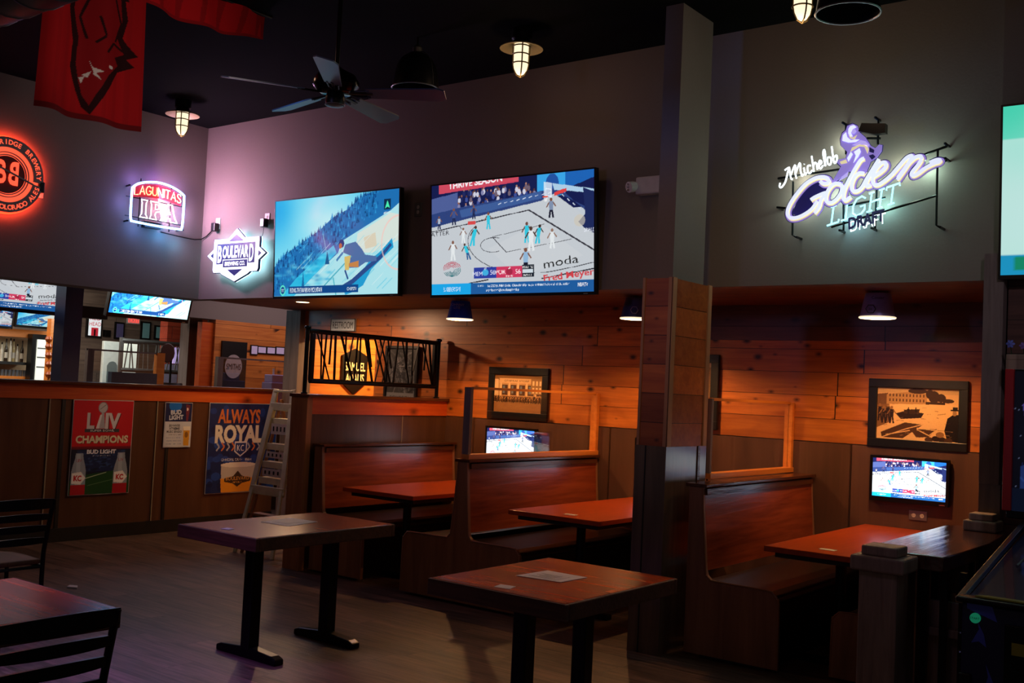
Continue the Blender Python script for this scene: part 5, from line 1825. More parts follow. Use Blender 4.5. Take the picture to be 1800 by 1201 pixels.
# ================================================================== emergency light
t = empty('emergency_light', (-3.95, 6.7, 3.12), 'white emergency light box half hidden by the pillar', 'light')
box('housing', (-4.0, -3.75, 6.62, 6.7, 3.13, 3.26), 'white', t, .012)
for x in (-4.0,):
    b = MB()
    b.tube([(x, 6.66, 3.2), (x - .015, 6.62, 3.19), (x - .03, 6.58, 3.18)], [.03, .04, .04], 16)
    hd = b.build('lamp_head', 'white', t, smooth=True)
    for dz in (-.02, 0, .02):
        MB().tube([(x - .028, 6.578, 3.18 + dz), (x - .035, 6.565, 3.18 + dz)], .008, 8).build('led', 'chrome', hd)

# ================================================================== posters on the half wall
XP = -9.4845


def wall_poster(y0, y1, z0, z1, cv, label, name='poster', curl=.004):
    t = empty(name, (XP, (y0 + y1) / 2, z0), label, 'poster', 'posters on the left half wall')
    box('paper_edge', (XP - .003, XP - .001, y0 - .006, y1 + .006, z0 - .006, z1 + .006), 'white', t)
    picture('print', cv, (XP + .0005, y0, z0), (0, y1 - y0, 0), (0, 0, z1 - z0), 'poster', t, wave=lambda i, j: -curl * (np.sin(i * PI) * .6) * 0 + curl * .4 * (1 + np.sin(i * 9 + j * 4)))
    return t


c = Cv(170, 250, 100, 148, 'c01824')
c.rect(0, 74, 100, 148, '141a30')
c.rect(0, 72, 100, 77, '7a1a28', .8)
c.rect(10, 78, 90, 112, '1c2c58', .8)
for k in range(50):
    r = random.Random(k)
    c.ell(r.uniform(14, 90), r.uniform(80, 110), r.uniform(1, 5), r.uniform(1, 2), r.choice(('2c4c84', '101828', '3c5c94')), .6)
c.poly([(20, 118), (82, 110), (100, 118), (100, 148), (0, 148), (0, 126)], '1c4a24')
c.line([(20, 124), (60, 114)], 1.2, 'c8dcc0', .8)
c.line([(30, 134), (90, 122)], .8, '88a880', .6)
c.ell(48, 11, 8, 9, 'b8b8bc')
c.line([(43, 14), (53, 6)], 1, '6c6c74')
c.ell(48, 11, 8, 9, '7c7c84', 1, .12)
c.poly([(46, 18), (50, 18), (53, 44), (43, 44)], 'a8a8b0')
for s, x, w_ in (('L', 29, 13), ('IV', 66, 26)):
    c.text(s, x + 1.5, 33, 24, '5c1018', width=w_, bold=.04)
    c.text(s, x, 32, 24, 'c8c8cc', width=w_, bold=.04)
c.poly([(38, 44), (44, 22), (47, 22), (43, 44)], 'd8d8dc')
c.rect(20, 45, 78, 50, '3c3c44')
c.text('SUPER BOWL', 49, 47.6, 2.8, 'd8d8dc', width=40)
c.text('CHAMPIONS', 50.7, 62, 11, '3c3c20', width=88, bold=.04)
c.text('CHAMPIONS', 50, 61.2, 11, 'd8d0b0', width=88, bold=.04)
c.text('BUD LIGHT', 50, 81, 6, 'e4e8f0', width=48, bold=.04)
c.text('OFFICIAL BEER SPONSOR', 50, 87.5, 1.6, 'a8b0c0', width=30)
for x in (14, 84):
    c.poly([(x - 7, 92), (x - 6, 83), (x + 6, 83), (x + 7, 92), (x + 10, 102), (x + 12, 112), (x + 12, 148), (x - 12, 148), (x - 12, 112), (x - 10, 102)], '8c98a8')
    c.poly([(x - 4, 84), (x + 2, 84), (x + 3, 146), (x - 5, 146)], 'b8c4d0', .5)
    c.rect(x - 12, 132, x + 12, 148, 'b01c28')
    c.text('LIV', x, 94, 5, 'a02030', width=9)
    c.poly([(x - 11, 114), (x + 4, 112), (x + 12, 122), (x + 4, 132), (x - 11, 130)], 'e8e8e8')
    c.poly([(x - 9, 116), (x + 3, 114), (x + 10, 122), (x + 3, 130), (x - 9, 128)], 'f0f0f0')
    c.text('KC', x - 1, 122, 8, 'c0202c', width=13, bold=.05)
wall_poster(5.50, 6.14, .437, 1.352, c, 'red poster with LIV CHAMPIONS lettering and two beer bottles')
c = Cv(90, 130, 60, 86, 'c8ccd4')
c.rect(0, 0, 60, 36, '18204c')
c.ell(22, 5, 14, 12, '1c6cc8')
c.poly([(46, 2), (56, 4), (52, 36), (48, 36)], '6c2838')
c.ell(50, 12, 2, 3, 'e0c8c0')
c.text('BUD', 24, 18, 8, 'c8d0e0', width=24, bold=.05, rot=-.06)
c.text('LIGHT', 25, 28, 8, 'c8d0e0', width=32, bold=.05, rot=-.06)
for i, (s, h_) in enumerate((('JOHNNYS', 4.6), ('XTREME', 4.6), ('MUSIC BINGO!', 4.6), ('TUESDAY 7-9PM', 3), ('FREE TO PLAY', 3), ('WIN PRIZES', 3), ('DON\'T BE LATE', 3))):
    c.text(s, 22, 44 + i * 6, h_ - .6, '30303c' if i < 4 else '3c5c9c', width=34 if i > 1 else 24, bold=.03 if i < 3 else 0)
c.poly([(42, 46), (58, 46), (56, 84), (44, 84)], 'd09428')
c.poly([(42, 46), (58, 46), (58, 54), (43, 54)], 'e8e0d0')
c.ell(50, 62, 4, 6, '8c5c20')
wall_poster(6.518, 6.84, .885, 1.345, c, 'small white and blue music bingo poster')
c = Cv(170, 180, 100, 100, '1c3474')
c.rect(0, 0, 100, 100, '16285c')
for k in range(80):
    r = random.Random(k + 100)
    c.ell(r.uniform(0, 100), r.uniform(0, 100), r.uniform(3, 7), r.uniform(3, 7), r.choice(('1c3c8c', '14245c', '2448a0', '101c48')), .8)
c.text('ALWAYS', 43, 14, 15, 'c87038', width=62, bold=.03)
c.text('ROYAL', 44, 34, 18, 'dcd4c8', width=70, bold=.05)
for k in range(10):
    if 3 < k < 6:
        continue
    x = 12 + k * 7.4
    c.line([(x, 44), (x + 4, 48.5), (x, 53)], 1.8, 'c87038' if k % 2 else 'a8a8b8')
c.poly([(38, 43), (56, 43), (56, 54), (47, 60), (38, 54)], 'dcdce8')
c.poly([(39.5, 44.5), (54.5, 44.5), (54.5, 53.5), (47, 58.4), (39.5, 53.5)], '1c3474')
c.text('KC', 47, 50, 7, 'e8e8f0', width=10)
c.text('OFFICIAL CRAFT BEER', 42, 63, 3, 'd8d8e0', width=44)
c.poly([(20, 68), (70, 68), (70, 100), (22, 100)], 'b8b0b0')
c.poly([(20, 84), (70, 84), (70, 100), (22, 100)], 'e09428')
c.ell(45, 69, 25, 3, 'd8d0cc')
c.poly([(26, 84), (38, 82), (45, 76), (52, 82), (64, 84), (64, 88), (52, 90), (45, 94), (38, 90), (26, 88)], '3c2c24')
c.text('BOULEVARD', 45, 84.3, 4.4, 'd8a050', width=34)
c.text('BREWING', 45, 89, 1.8, 'd8a050', width=12)
wall_poster(7.07, 8.0, .375, 1.352, c, 'blue ALWAYS ROYAL poster with a beer glass behind the ladder')
c = Cv(60, 100, 60, 100, '7c1420')
c.rect(6, 8, 54, 92, 'b01c28')
c.rect(0, 50, 60, 100, '182448')
c.text('BUD LIGHT', 30, 60, 8, 'd8dce4', width=48)
c.text('CHIEFS', 30, 30, 10, 'e8e0e0', width=44)
wall_poster(4.05, 4.735, .60, 1.33, c, 'red and blue poster cut off by the left edge of the photo')

# ================================================================== the bar room seen over the left half wall
struct('ceiling_bar', (-17.5, -9.6, -2.5, 12.5, 3.3, 3.4), 'ceiling', 'dark ceiling of the bar room beyond the half wall')
struct('wall_bar_far', (-17.2, -17.0, -2.5, 12.5, 0, 3.3), MW('taupe_bar_boards', '5c4c44', '7c6c60', 'y', 'z', .6, .2, 2.4, vary=.3, seam='2a2420'), 'taupe boarded far wall of the bar room')
struct('wall_bar_end', (-17.2, -9.3, 12.3, 12.5, 0, 3.3), 'paint_dark', 'grey end wall of the bar room')


def rx(x0, y0, x1, y1, X):
    """span (y0, y1, z0, z1) on the plane X seen between two corners of the photograph"""
    xm, ym = (x0 + x1) / 2, (y0 + y1) / 2
    a, b, c_, d = PX(x0, ym, X), PX(x1, ym, X), PX(xm, y1, X), PX(xm, y0, X)
    return a.y, b.y, c_.z, d.z


def fbox(name, x0, y0, x1, y1, X, th, mat, parent=None, bevel=0):
    a, b, c_, d = rx(x0, y0, x1, y1, X)
    return box(name, (X - th, X, a, b, c_, d), mat, parent, bevel)


# nearer cedar wall with the dark banner, seen at the right of the opening
yA = PX(376, 620, -12).y
struct('wall_bar_cedar', (-12.15, -12.0, yA, 12.3, 0, 2.42), 'planky', 'cedar plank wall in the far dining area')
struct('wall_bar_header', (-12.25, -12.0, 8.2, 12.3, 2.42, 3.3), 'paint', 'taupe header above the far cedar wall')
a, b, c_, d = rx(330, 558, 352, 690, -12.4)
struct('trim_18', (-12.6, -12.4, a, b, 0, 3.3), 'greypost', 'pale grey post at the end of the far cedar wall', 'post')
o = fbox('dark_post', 352, 566, 374, 690, -12.05, .1, 'band')
tag(o, 'red brown timber edge board beside the pale grey far post', 'board')
a, b, c_, d = rx(292, 552, 334, 690, -14.5)
struct('wall_bar_red', (-14.7, -14.5, a, b + .3, 0, 2.7), 'redwood', 'red stained plank wall in the bar room')
# blue post
a, b, c_, d = rx(112, 495, 143, 665, -10.4)
struct('trim_19', (-10.6, -10.4, a, b, 0, 3.3), M('navy_post_paint', '343a66', .4), 'dark blue square post standing between the two bar televisions', 'post')
o = fbox('bar_header_beam', 60, 535, 190, 556, -11.2, .15, 'base')
a, b, c_, d = rx(143, 537, 196, 554, -11.2)
tag(o, 'black beam behind the blue post in the bar room', 'beam')
o.data.transform(Matrix.Translation((0, 0, .0)))


def bar_tv(x0, y0, x1, y1, X, cv, label, mat='screen', bez=.02, tilt=.12, full=None):
    a, b, c_, d = rx(x0, y0, x1, y1, X)
    tl, tr, bl = (X + tilt, a, d), (X + tilt, b, d), (X, a, c_)
    t = television('bar_television', tl, tr, bl, cv, label, mat, bez, .06, .035, 'televisions in the bar room', mount=False)
    MB().bar((X - .05 + tilt * .5, (a + b) / 2, d - .1), (X - .05 + tilt * .5, (a + b) / 2, 3.3), .05, .05).build('ceiling_pole', 'black', t)
    return t


a, b, c_, d = rx(-70, 460, 119, 556, -10.9)
hgt = (b - a) * .6
t = television('bar_television', (-10.8, a, PX(60, 551, -10.9).z + hgt), (-10.8, b, PX(60, 551, -10.9).z + hgt), (-10.9, a, PX(60, 551, -10.9).z), GSM, 'television with the basketball game hanging in the bar left of the blue post', 'screen', .02, .06, .04, 'televisions in the bar room', mount=False)
MB().bar((-10.95, (a + b) / 2, 2.6), (-10.95, (a + b) / 2, 3.3), .06, .06).build('ceiling_pole', 'black', t)
a, b, c_, d = rx(188, 480, 333, 562, -10.5)
hgt = (b - a) * .58
z0 = PX(260, 562, -10.5).z
t = television('bar_television', (-10.38, a + .02, z0 + hgt), (-10.38, b + .02, z0 + hgt), (-10.5, a, z0), SSM, 'television with the ski picture hanging in the bar right of the blue post', 'screen_hot', .02, .06, .045, 'televisions in the bar room', mount=False)
MB().bar((-10.55, (a + b) / 2, z0 + .2), (-10.55, (a + b) / 2, 3.3), .06, .06).build('ceiling_pole', 'black', t)
PIX = [(-45, 540, 23, 576, GSM, 'small distant bar television with the basketball game, leftmost in the lower row'), (27, 543, 96, 577, SSM, 'small distant bar television with a blue picture, right one of the lower row')]
for x0, y0, x1, y1, cv, lab in PIX:
    bar_tv(x0, y0, x1, y1, -14.6, cv, lab, tilt=.04)

# back bar with bottles
t = empty('back_bar', (-15.0, 6.6, 0), 'wooden back bar with bottle shelves in the far left of the bar', 'bar shelf')
a, b, c_, d = rx(-40, 578, 95, 592, -14.9)
box('upper_board', (-15.2, -14.9, a, b, c_, d), 'rail', t)
a, b, c_, d = rx(-40, 592, 56, 668, -15.25)
box('back_panel', (-15.3, -15.25, a, b, c_, d), M('pale_back_panel', 'c8b898', .5), t)
zs = []
for yy in (636, 661):
    z = PX(30, yy, -14.95).z
    zs.append(z)
    box('shelf', (-15.25, -14.9, PX(-40, yy, -14.95).y, PX(50, yy, -14.95).y, z - .04, z), 'rail' if yy > 640 else 'base', t)
box('lower_cabinet', (-15.25, -14.9, PX(-40, 661, -14.95).y, PX(50, 661, -14.95).y, 0, zs[1] - .04), 'base', t)
protos = {}
rb = random.Random(8)
cols = ['6a2c18', '2c2018', 'c0c8c0', '8c2028', 'b8a070', '3a4a30', 'd8d0c0', '4a2a18']
y = PX(-20, 630, -15.05).y
yend = PX(49, 630, -15.05).y
n = 0
while y < yend - .04:
    cidx = rb.randrange(len(cols))
    if cidx not in protos:
        tt = empty('liquor_bottle', (0, 0, 0), 'x', 'bottle', 'liquor bottles on the back bar')
        m_ = M('bottle_glass_%d' % cidx, cols[cidx], .15)
        MB().lathe([(.036, 0), (.038, .01), (.038, .17), (.03, .2), (.014, .23), (.013, .29)], (0, 0, 0), 12).build('glass_body', m_, tt, smooth=True)
        MB().lathe([(.015, .285), (.015, .32)], (0, 0, 0), 10).build('pourer', 'black', tt)
        MB().lathe([(.0385, .05), (.0385, .13)], (0, 0, 0), 12).build('paper_label', 'cream', tt)
        protos[cidx] = tt
        o = tt
    else:
        o = copy_tree(protos[cidx])
    o.location = (-15.05 + rb.uniform(-.04, .04), y, zs[0])
    o.scale = (.62, .62, rb.uniform(.8, 1.1))
    o['label'] = 'liquor bottle standing in the row on the dark back bar shelf'
    y += rb.uniform(.052, .066)
    n += 1
# short glasses below
g0 = None
y = PX(-20, 655, -15.05).y
while y < yend - .04:
    if g0 is None:
        o = MB().lathe([(.02, 0), (.024, .09), (.022, .09), (.018, .006)], (0, 0, 0), 12).build('bar_glass', M('smoked_bar_glass', '5a6068', .1), None, smooth=True)
        g0 = o
    else:
        o = g0.copy()
        COL.objects.link(o)
    tag(o, 'small dark glass standing in the row on the lower back bar shelf', 'glass', 'glasses on the back bar')
    o.location = (-15.0, y, zs[1])
    y += .055
# glass door fridge
t = empty('bar_fridge', (-14.8, PX(75, 660, -14.7).y, 0), 'black framed fridge glowing white behind its glass door in the bar', 'fridge')
a, b, c_, d = rx(58, 588, 96, 668, -14.7)
box('cabinet', (-14.88, -14.75, a, b, 0, d), 'blackplastic', t)
a2, b2, c2_, d2 = rx(66, 597, 90, 664, -14.7)
box('lit_door', (-14.75, -14.72, a2, b2, .3, d2), ME('fridge_glow', 'dce4dc', .75), t)
for yy in (612, 628, 645):
    z = PX(78, yy, -14.7).z
    box('fridge_shelf', (-14.72, -14.715, a2, b2, z - .012, z + .006), 'steel', t)
# timber post with orange globes
t = empty('globe_post', (-13.6, PX(95, 620, -13.6).y, 0), 'light timber post with orange globes down its side in the bar', 'post')
a, b, c_, d = rx(87, 560, 101, 668, -13.6)
box('timber', (-13.7, -13.6, a, b, 0, d), 'rail', t)
box('bracket_top', (-13.7, -13.6, b - .02, b + .02, d, 3.3), 'rail', t)
for yy in (596, 609, 624, 640, 658):
    p = PX(86, yy, -13.58)
    MB().lathe([(.005, -.05), (.035, -.035), (.05, 0), (.035, .035), (.005, .05)], (p.x, p.y, p.z), 12).build('globe', M('orange_globe', 'a04818', .3), t, smooth=True)

# signs and frames on the far wall
XW = -16.95


def wall_item(name, x0, y0, x1, y1, label, cat, mat, border='frameblack', bw=.03, th=.03, X=XW, group=None):
    a, b, c_, d = rx(x0, y0, x1, y1, X)
    t = empty(name, (X, (a + b) / 2, c_), label, cat, group)
    box('frame', (X - th, X, a, b, c_, d), border, t)
    box('face', (X, X + .008, a + bw, b - bw, c_ + bw, d - bw), mat, t)
    return t, (a, b, c_, d)


t, (a, b, c_, d) = wall_item('lit_beer_sign', 153, 552, 180, 593, 'white lit beer sign with a red picture on the far bar wall', 'sign', ME('sign_white', 'cdd6da', .85), th=.12)
letters('lettering', 'RED', (XW + .012, (a + b) / 2, d - .07), (0, 1, 0), (0, 0, 1), (1, 0, 0), .07, 'neon_redpanel', t, .002, width=.2)
letters('lettering', 'HEAD', (XW + .012, (a + b) / 2, d - .17), (0, 1, 0), (0, 0, 1), (1, 0, 0), .07, 'neon_redpanel', t, .002, width=.22)
box('red_picture', (XW + .008, XW + .012, a + .08, b - .08, c_ + .03, c_ + (d - c_) * .42), 'neon_redpanel', t)
box('dark_figure', (XW + .012, XW + .014, a + .13, b - .13, c_ + .03, c_ + (d - c_) * .35), 'frameblack', t)
wall_item('small_dark_box', 183, 580, 195, 592, 'small black box on the far bar wall beside the lit sign', 'box', 'frameblack', th=.06)
teal = M('teal_print', '7cb4bc', .4)
wall_item('framed_print', 202, 566, 219, 596, 'framed violet print on the far bar wall left of the exit sign', 'picture', M('violet_print', '5c5888', .4), group='framed prints on the far bar wall')
wall_item('framed_print', 248, 565, 265, 597, 'framed teal print on the far bar wall directly right of the exit sign', 'picture', teal, group='framed prints on the far bar wall')
wall_item('framed_print', 272, 572, 291, 597, 'framed teal print, rightmost and lowest on the far bar wall', 'picture', teal, group='framed prints on the far bar wall')
t, q = wall_item('exit_sign', 224, 557, 246, 569, 'red glowing exit sign on the far bar wall', 'exit sign', ME('exit_red', 'e85048', 1.1), border='white', bw=.02)
letters('lettering', 'EXIT', (XW + .012, (q[0] + q[1]) / 2, (q[2] + q[3]) / 2), (0, 1, 0), (0, 0, 1), (1, 0, 0), .07, 'white', t, .002)
# white fridge/door with grey window
t = empty('white_kitchen_door', (-14.0, PX(198, 640, -14).y, 0), 'bright white door with a rounded grey window in the bar room', 'door')
a, b, c_, d = rx(181, 600, 216, 668, -14)
box('leaf', (-14.06, -14.0, a, b, 0, d), M('bright_white_paint', 'dfe4dc', .5), t, .01)
a, b, c_, d = rx(188, 635, 206, 668, -13.99)
MB().prism([(a, c_ - .3), (a, d - .06), (a + .03, d - .015), (a + .07, d), (b - .07, d), (b - .03, d - .015), (b, d - .06), (b, c_ - .3)], (-13.998, 0, 0), (0, 1, 0), (0, 0, 1), (1, 0, 0), .006).build('window', M('grey_door_window', '6c7c7c', .3), t)
lamp('back_bar_light', 'AREA', (-14.6, 6.3, 2.2), (1, .85, .62), 9, 1.2, rot=(-1, 0, -.6), size_y=.2)
lamp('kitchen_door_light', 'AREA', (-12.9, PX(198, 640, -13).y, 2.6), (.95, 1, .95), 18, .5, rot=(-1, 0, -.8))
# far twig railing in purple light
t = empty('far_railing', (-13.2, PX(300, 630, -13.2).y, .9), 'steel railing of thin crossed bars in the far dining area', 'railing')
a, b, c_, d = rx(212, 603, 358, 660, -13.2)
zt = PX(285, 603, -13.2).z
zb = PX(285, 653, -13.2).z
for z in (zt, zb):
    MB().tube([(-13.2, a, z), (-13.2, b, z)], .03, 8).build('rail', 'steel', t)
for y in (a, b):
    box('upright', (-13.22, -13.18, y - .025, y + .025, 0, zt + .04), 'steel', t)
y = a + .06
rr = random.Random(6)
while y < b - .05:
    MB().bar((-13.2, y, zb), (-13.2, min(b, y + rr.uniform(-.06, .08)), zt), .01, .014, (0, 1, 0)).build('thin_bar', 'steel', t)
    y += rr.uniform(.05, .09)
a, b, c_, d = rx(305, 612, 356, 640, -14.46)
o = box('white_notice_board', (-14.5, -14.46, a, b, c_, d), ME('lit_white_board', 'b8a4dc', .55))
tag(o, 'pale violet lit board behind the far railing', 'board')
q_ = rx(218, 604, 240, 656, -14.3)
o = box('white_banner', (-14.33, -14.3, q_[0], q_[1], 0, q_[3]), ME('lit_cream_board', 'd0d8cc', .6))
tag(o, 'tall pale lit panel behind the left part of the far railing', 'panel')
q_ = rx(282, 640, 312, 658, -13.5)
o = box('white_notice', (-13.53, -13.5, q_[0], q_[1], 0, q_[3]), M('pale_notice', 'b8b0d0', .5))
tag(o, 'pale notice low behind the far railing', 'notice')


def far_partition(x0, y0, x1, y1, X, label, posts):
    a, b, c_, d = rx(x0, y0, x1, y1, X)
    t = empty('far_glass_partition', (X, a, c_), label, 'partition', 'glass partitions of the far booths')
    box('top_rail', (X - .03, X, a, b, d - .02, d), 'greypost', t)
    for (p0, p1, m_) in posts:
        q = rx(p0, y0, p1, y1, X)
        box('post', (X - .06, X + .005, q[0], q[1], 0, d), m_, t)
    box('pane', (X - .02, X - .014, a, b, .9, d - .02), 'glass', t)


far_partition(153, 616, 276, 668, -11.6, 'glass booth partition in front of the white door in the bar', ((153, 164, 'greypost'), (275, 289, 'rail')))
far_partition(384, 631, 518, 690, -11.15, 'glass booth partition in front of the dark round banner', ((382, 391, 'greypost'),))
# bench backs and clutter seen low behind the cap
q_ = rx(196, 655, 276, 675, -11.3)
o = box('far_booth_back', (-11.38, -11.3, q_[0], q_[1], 0, q_[3]), M('blue_grey_vinyl', '4c5870', .4))
tag(o, 'blue grey booth back just above the half wall cap', 'booth back')
t = empty('round_back_stool', (-12.0, PX(292, 640, -12).y, 0), 'dark brown round-backed bar stool beside the far timber post', 'stool')
p = PX(292, 620, -12)
MB().prism([(.11 * math.cos(k * PI / 8), .13 * math.sin(k * PI / 8)) for k in range(16)], p, (0, 1, 0), (0, 0, 1), (1, 0, 0), .04).build('backrest', M('dark_brown_vinyl', '3a1c16', .4), t, .01)
for s in (-1, 1):
    MB().tube([(p.x, p.y + s * .1, 0), (p.x, p.y + s * .08, p.z)], .014, 8).build('leg', 'black', t)
MB().lathe([(.17, 0), (.18, .03), (.17, .06)], (p.x + .1, p.y, p.z - .45), 16).build('seat', 'seat', t, smooth=True)
# dark banner with round emblem
a, b, c_, d = rx(388, 600, 432, 684, -11.98)
t = empty('round_emblem_banner', (-11.98, (a + b) / 2, c_), 'black banner with a pale round emblem on the far cedar wall', 'banner')
box('cloth', (-11.998, -11.97, a, b, c_, d), 'frameblack', t)
p = PX(410, 644, -11.96)
MB().prism([(.145 * math.cos(k * PI / 16), .165 * math.sin(k * PI / 16)) for k in range(32)], p, (0, 1, 0), (0, 0, 1), (1, 0, 0), .006).build('emblem', M('pale_emblem', '9a8a88', .6), t)
letters('lettering', 'SMITHS', (p.x + .008, p.y, p.z), (0, 1, 0), (0, 0, 1), (1, 0, 0), .08, 'printdark', t, .002, width=.24)
for i, (x0, x1, y0, y1) in enumerate(((442, 452, 608, 622), (454, 467, 610, 620), (470, 483, 611, 621), (486, 499, 611, 622), (502, 515, 612, 622))):
    a, b, c_, d = rx(x0, y0, x1, y1, -11.985)
    t = empty('paper_notice', (-11.98, (a + b) / 2, c_), ('leftmost', 'second', 'middle', 'fourth', 'rightmost')[i] + ' of the five pale notices in a row on the far cedar wall', 'notice', 'notices on the far cedar wall')
    box('frame', (-11.998, -11.985, a - .015, b + .015, c_ - .015, d + .015), 'frameblack', t)
    box('sheet', (-11.985, -11.98, a, b, c_, d), M('violet_white_paper', 'd8ccf0', .6), t)
t = empty('counter_printer', (-10.6, PX(498, 660, -10.6).y, 1.4), 'pale violet lit till and printer on the counter behind the half wall', 'till')
a, b, c_, d = rx(478, 659, 512, 684, -10.6)
box('base', (-10.8, -10.6, a, b, 1.2, d - .1), M('lit_violet_plastic', '9080b8', .5), t, .01)
box('top_unit', (-10.78, -10.62, a + .02, b - .08, d - .1, d), M('lit_violet_plastic_b', 'a090c8', .5), t, .01)
MB().tube([(-10.7, a + .1, d), (-10.7, a + .1, d + .08)], .012, 8).build('pole', 'white', t)
t = empty('far_counter', (-10.9, PX(480, 670, -10.7).y, 0), 'dark counter with a thin steel edge behind the half wall', 'counter')
a, b, c_, d = rx(446, 667, 516, 690, -10.4)
box('worktop', (-11.0, -10.4, a, b, 1.16, 1.2), 'steel', t)
box('body', (-10.95, -10.45, a, b, 0, 1.16), 'base', t)

# ================================================================== pinball machine and shelf at the right edge
t = empty('pinball_machine', (-.93, 5.4, 0), 'dark blue pinball machine with green start button at the lower right', 'pinball machine')
PXL, PXR, PF, PB = -1.18, -.60, 4.76, 6.02
cabm = MW('x', '000000', '000000') if False else M('dark_blue_cabinet', '10143c', .3, 0, .4, 3)
b = MB()
b.add([(PXL, PF, .42), (PXR, PF, .42), (PXR, PB, .50), (PXL, PB, .50), (PXL, PF, .84), (PXR, PF, .84), (PXR, PB, 1.06), (PXL, PB, 1.06)],
      [(3, 2, 1, 0), (4, 5, 6, 7), (0, 1, 5, 4), (1, 2, 6, 5), (2, 3, 7, 6), (3, 0, 4, 7)])
b.build('cabinet', cabm, t, .006)
b = MB()
b.bar((PXL - .012, PF - .01, .85), (PXL - .012, PB, 1.085), .03, .025)
b.build('side_rail', 'chrome', t, .003)
b = MB()
b.bar((PXR + .012, PF - .01, .85), (PXR + .012, PB, 1.085), .03, .025)
b.build('side_rail', 'chrome', t, .003)
box('lockdown_bar', (PXL - .02, PXR + .02, PF - .03, PF + .05, .845, .87), 'black', t, .008)
MB().prism([(PXL + .05, PF + .0), (PXR - .05, PF + .0), (PXR - .09, PF + .045), (PXL + .09, PF + .045)], (0, 0, .872), (1, 0, 0), (0, 1, 0), (0, 0, 1), .006).build('yellow_apron', M('olive_yellow_trim', '8a8a20', .4), t)
b = MB()
b.add([(PXL + .02, PF + .06, .875), (PXR - .02, PF + .06, .875), (PXR - .02, PB - .02, 1.075), (PXL + .02, PB - .02, 1.075)], [(0, 1, 2, 3)])
b.build('playfield_glass', 'glass', t)
b = MB()
b.add([(PXL + .02, PF + .08, .80), (PXR - .02, PF + .08, .80), (PXR - .02, PB - .02, .98), (PXL + .02, PB - .02, .98)], [(0, 1, 2, 3)])
b.build('playfield', M('playfield_print', '1c2438', .4, 0, .8, 14), t)
rp = random.Random(5)
for k in range(9):
    x, y = rp.uniform(PXL + .08, PXR - .08), rp.uniform(PF + .35, PB - .15)
    z = .80 + (y - PF) * .145
    MB().lathe([(.02, 0), (.03, .03), (.03, .045), (.012, .055)], (x, y, z), 14).build('bumper', rp.choice(('steel', 'white', 'navy')), t, smooth=True)
MB().tube([(PXL + .1, 5.3, .95), (PXL + .12, 5.5, 1.0), (PXL + .3, 5.6, 1.02), (PXL + .4, 5.5, 1.0)], .008, 6).build('wire_ramp', 'chrome', t)
MB().tube([(PXL + .05, 5.5, .93), (PXL + .07, 5.7, 1.0), (PXL + .05, 5.9, 1.03)], .008, 6).build('wire_ramp', 'chrome', t)
b = MB()
o = MB().prism([(.021 * math.cos(k * PI / 10), .021 * math.sin(k * PI / 10)) for k in range(20)], (PXL + .055, PF - .001, .785), (1, 0, 0), (0, 0, 1), (0, -1, 0), .012).build('start_button', ME('start_green', '1c9c70', .28), t)
letters('lettering', 'START', (PXL + .055, PF - .0135, .785), (1, 0, 0), (0, 0, 1), (0, -1, 0), .009, 'printdark', o, .001)
box('coin_door', (PXL + .17, PXR - .17, PF - .014, PF, .46, .78), 'black', t, .006)
box('instruction_sticker', (PXL + .20, PXL + .30, PF - .018, PF - .014, .66, .71), M('yellow_sticker', '8c8420', .5), t)
mbz = M('cabinet_art_blue', '3c48b0', .4)
for P in ([(0, 0), (.03, .06), (.02, .10), (.05, .04), (.06, -.01), (.03, .01)], [(.05, -.2), (.07, -.13), (.06, -.08), (.09, -.15), (.08, -.22)], [(-.02, .14), (.1, .1), (.08, .16), (-.02, .17)], [(.01, -.3), (.05, -.26), (.1, -.28), (.06, -.24), (.05, -.20), (.03, -.25)]):
    MB().prism([(PXL + .04 + a, .68 + b_) for a, b_ in P], (0, PF - .001, 0), (1, 0, 0), (0, 0, 1), (0, -1, 0), .002).build('cabinet_art', mbz, t)
for x in (PXL + .02, PXR - .02):
    for y in (PF + .0, PB - .05):
        MB().bar((x, y, .55), (x, y - (.04 if y < 5 else -.02), 0.02), .05, .05).build('leg', 'black', t, .006)
        MB().lathe([(.03, 0), (.03, .012), (.012, .02), (.012, .04)], (x, y - (.04 if y < 5 else -.02), 0), 12).build('leveller', 'chrome', t)
for z in (.62, .70):
    MB().lathe([(.008, 0), (.012, .004), (.008, .009)], (PXL - .012, PF + .04, z), 10).build('bolt', 'chrome', t, smooth=True)
box('backbox', (-1.29, -.54, 6.03, 6.28, 1.10, 1.885), 'black', t, .006)
box('red_side_molding', (-1.305, -1.262, 6.0, 6.05, 1.14, 1.885), 'redpaint', t, .004)
box('red_side_molding', (-.568, -.525, 6.0, 6.05, 1.14, 1.885), 'redpaint', t, .004)
c = Cv(120, 120, 70, 74, '070a18')
r = random.Random(12)
for k in range(70):
    c.ell(r.uniform(0, 70), r.uniform(0, 74), .3, .3, '8088b0')
c.poly([(4, 18), (6, 16), (12, 42), (10, 43)], '6c60c0')
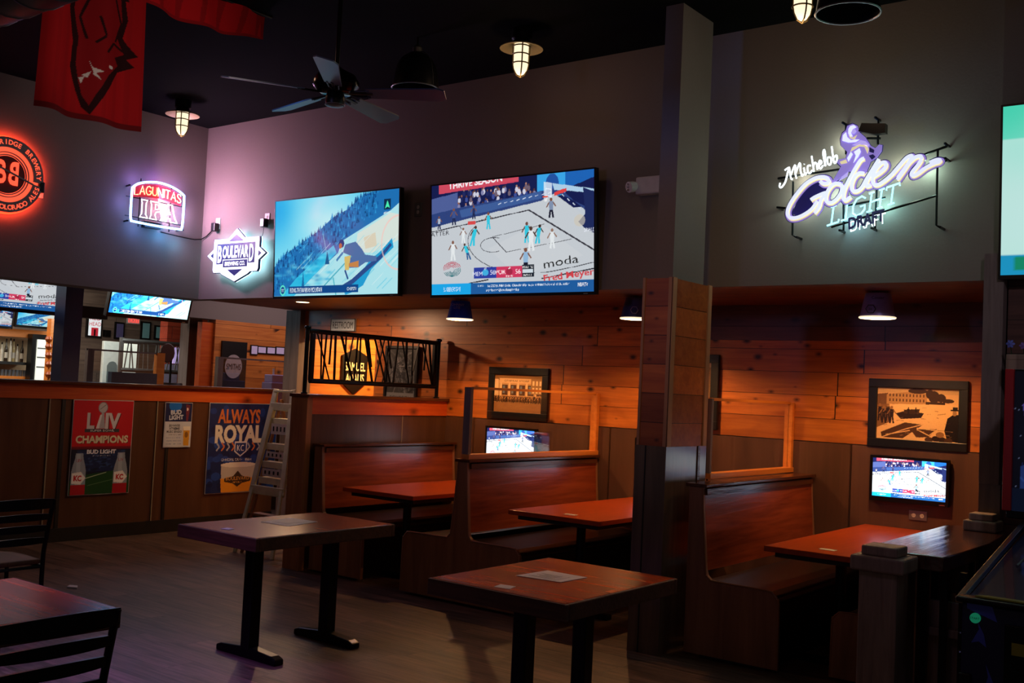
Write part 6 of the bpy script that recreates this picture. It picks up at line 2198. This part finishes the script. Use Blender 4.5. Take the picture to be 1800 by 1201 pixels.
c.poly([(4, 50), (30, 44), (70, 48), (70, 62), (4, 62)], '2c448c')
for k in range(40):
    x, y = r.uniform(4, 70), r.uniform(44, 62)
    c.line([(x, y), (x + r.uniform(-5, 5), y + r.uniform(-4, 4))], .8, r.choice(('101c48', '5c78c0', '3c5cb0', '18285c')))
c.ell(16, 52, 5, 6, '0c1430')
c.rect(0, 62, 70, 74, '0c1830')
c.text('STAR', 14, 66, 2.4, '8c98b8', width=10)
c.text('WARS', 14, 69.4, 2.4, '8c98b8', width=12)
picture('backglass', c, (-1.262, 6.027, 1.14), (.694, 0, 0), (0, 0, .735), MV('backglass_print', .35, .2), t)
lamp('pinball_light', 'POINT', (-1.35, 4.3, 1.5), (.35, .35, 1), .6, .1)
# shelf board with flowers above the machine
t = empty('flower_shelf', (-1.2, 6.6, 1.93), 'narrow wooden shelf on the wall above the pinball machine', 'shelf')
box('shelf_board', (-1.40, -.4, 6.45, 6.7, 1.955, 1.985), 'rustic', t, .003)
box('fascia', (-1.40, -.4, 6.45, 6.47, 1.90, 1.955), 'rustic', t)
t = empty('flower_bunch', (-1.33, 6.52, 1.985), 'small bunch of blue and violet flowers on the shelf at the right edge', 'flowers')
fm = [M('blue_petals', '5a6ac8', .6), M('violet_petals', '7c5cb0', .6), M('dark_leaves', '1c3a28', .6)]
rf = random.Random(2)
for k in range(13):
    x, y, z = -1.40 + rf.uniform(0, .34), 6.53 + rf.uniform(-.04, .06), 1.985 + rf.uniform(.03, .10)
    MB().tube([(x, 6.53, 1.985), (x, y, z)], .003, 5).build('stem', fm[2], t)
    rad = rf.uniform(.014, .024)
    b = MB()
    for q in range(6):
        a = q * PI / 3
        b.prism([(0, 0), (rad, -rad * .45), (rad * 1.5, 0), (rad, rad * .45)], (x, y - .004 * (q % 2), z), (math.cos(a), .2, math.sin(a)), (-math.sin(a), .2, math.cos(a)), (0, -1, 0), .003)
    b.build('flower' if k % 3 else 'leaf', fm[k % 3 if k % 3 < 2 else 0] if k % 3 else fm[2], t)
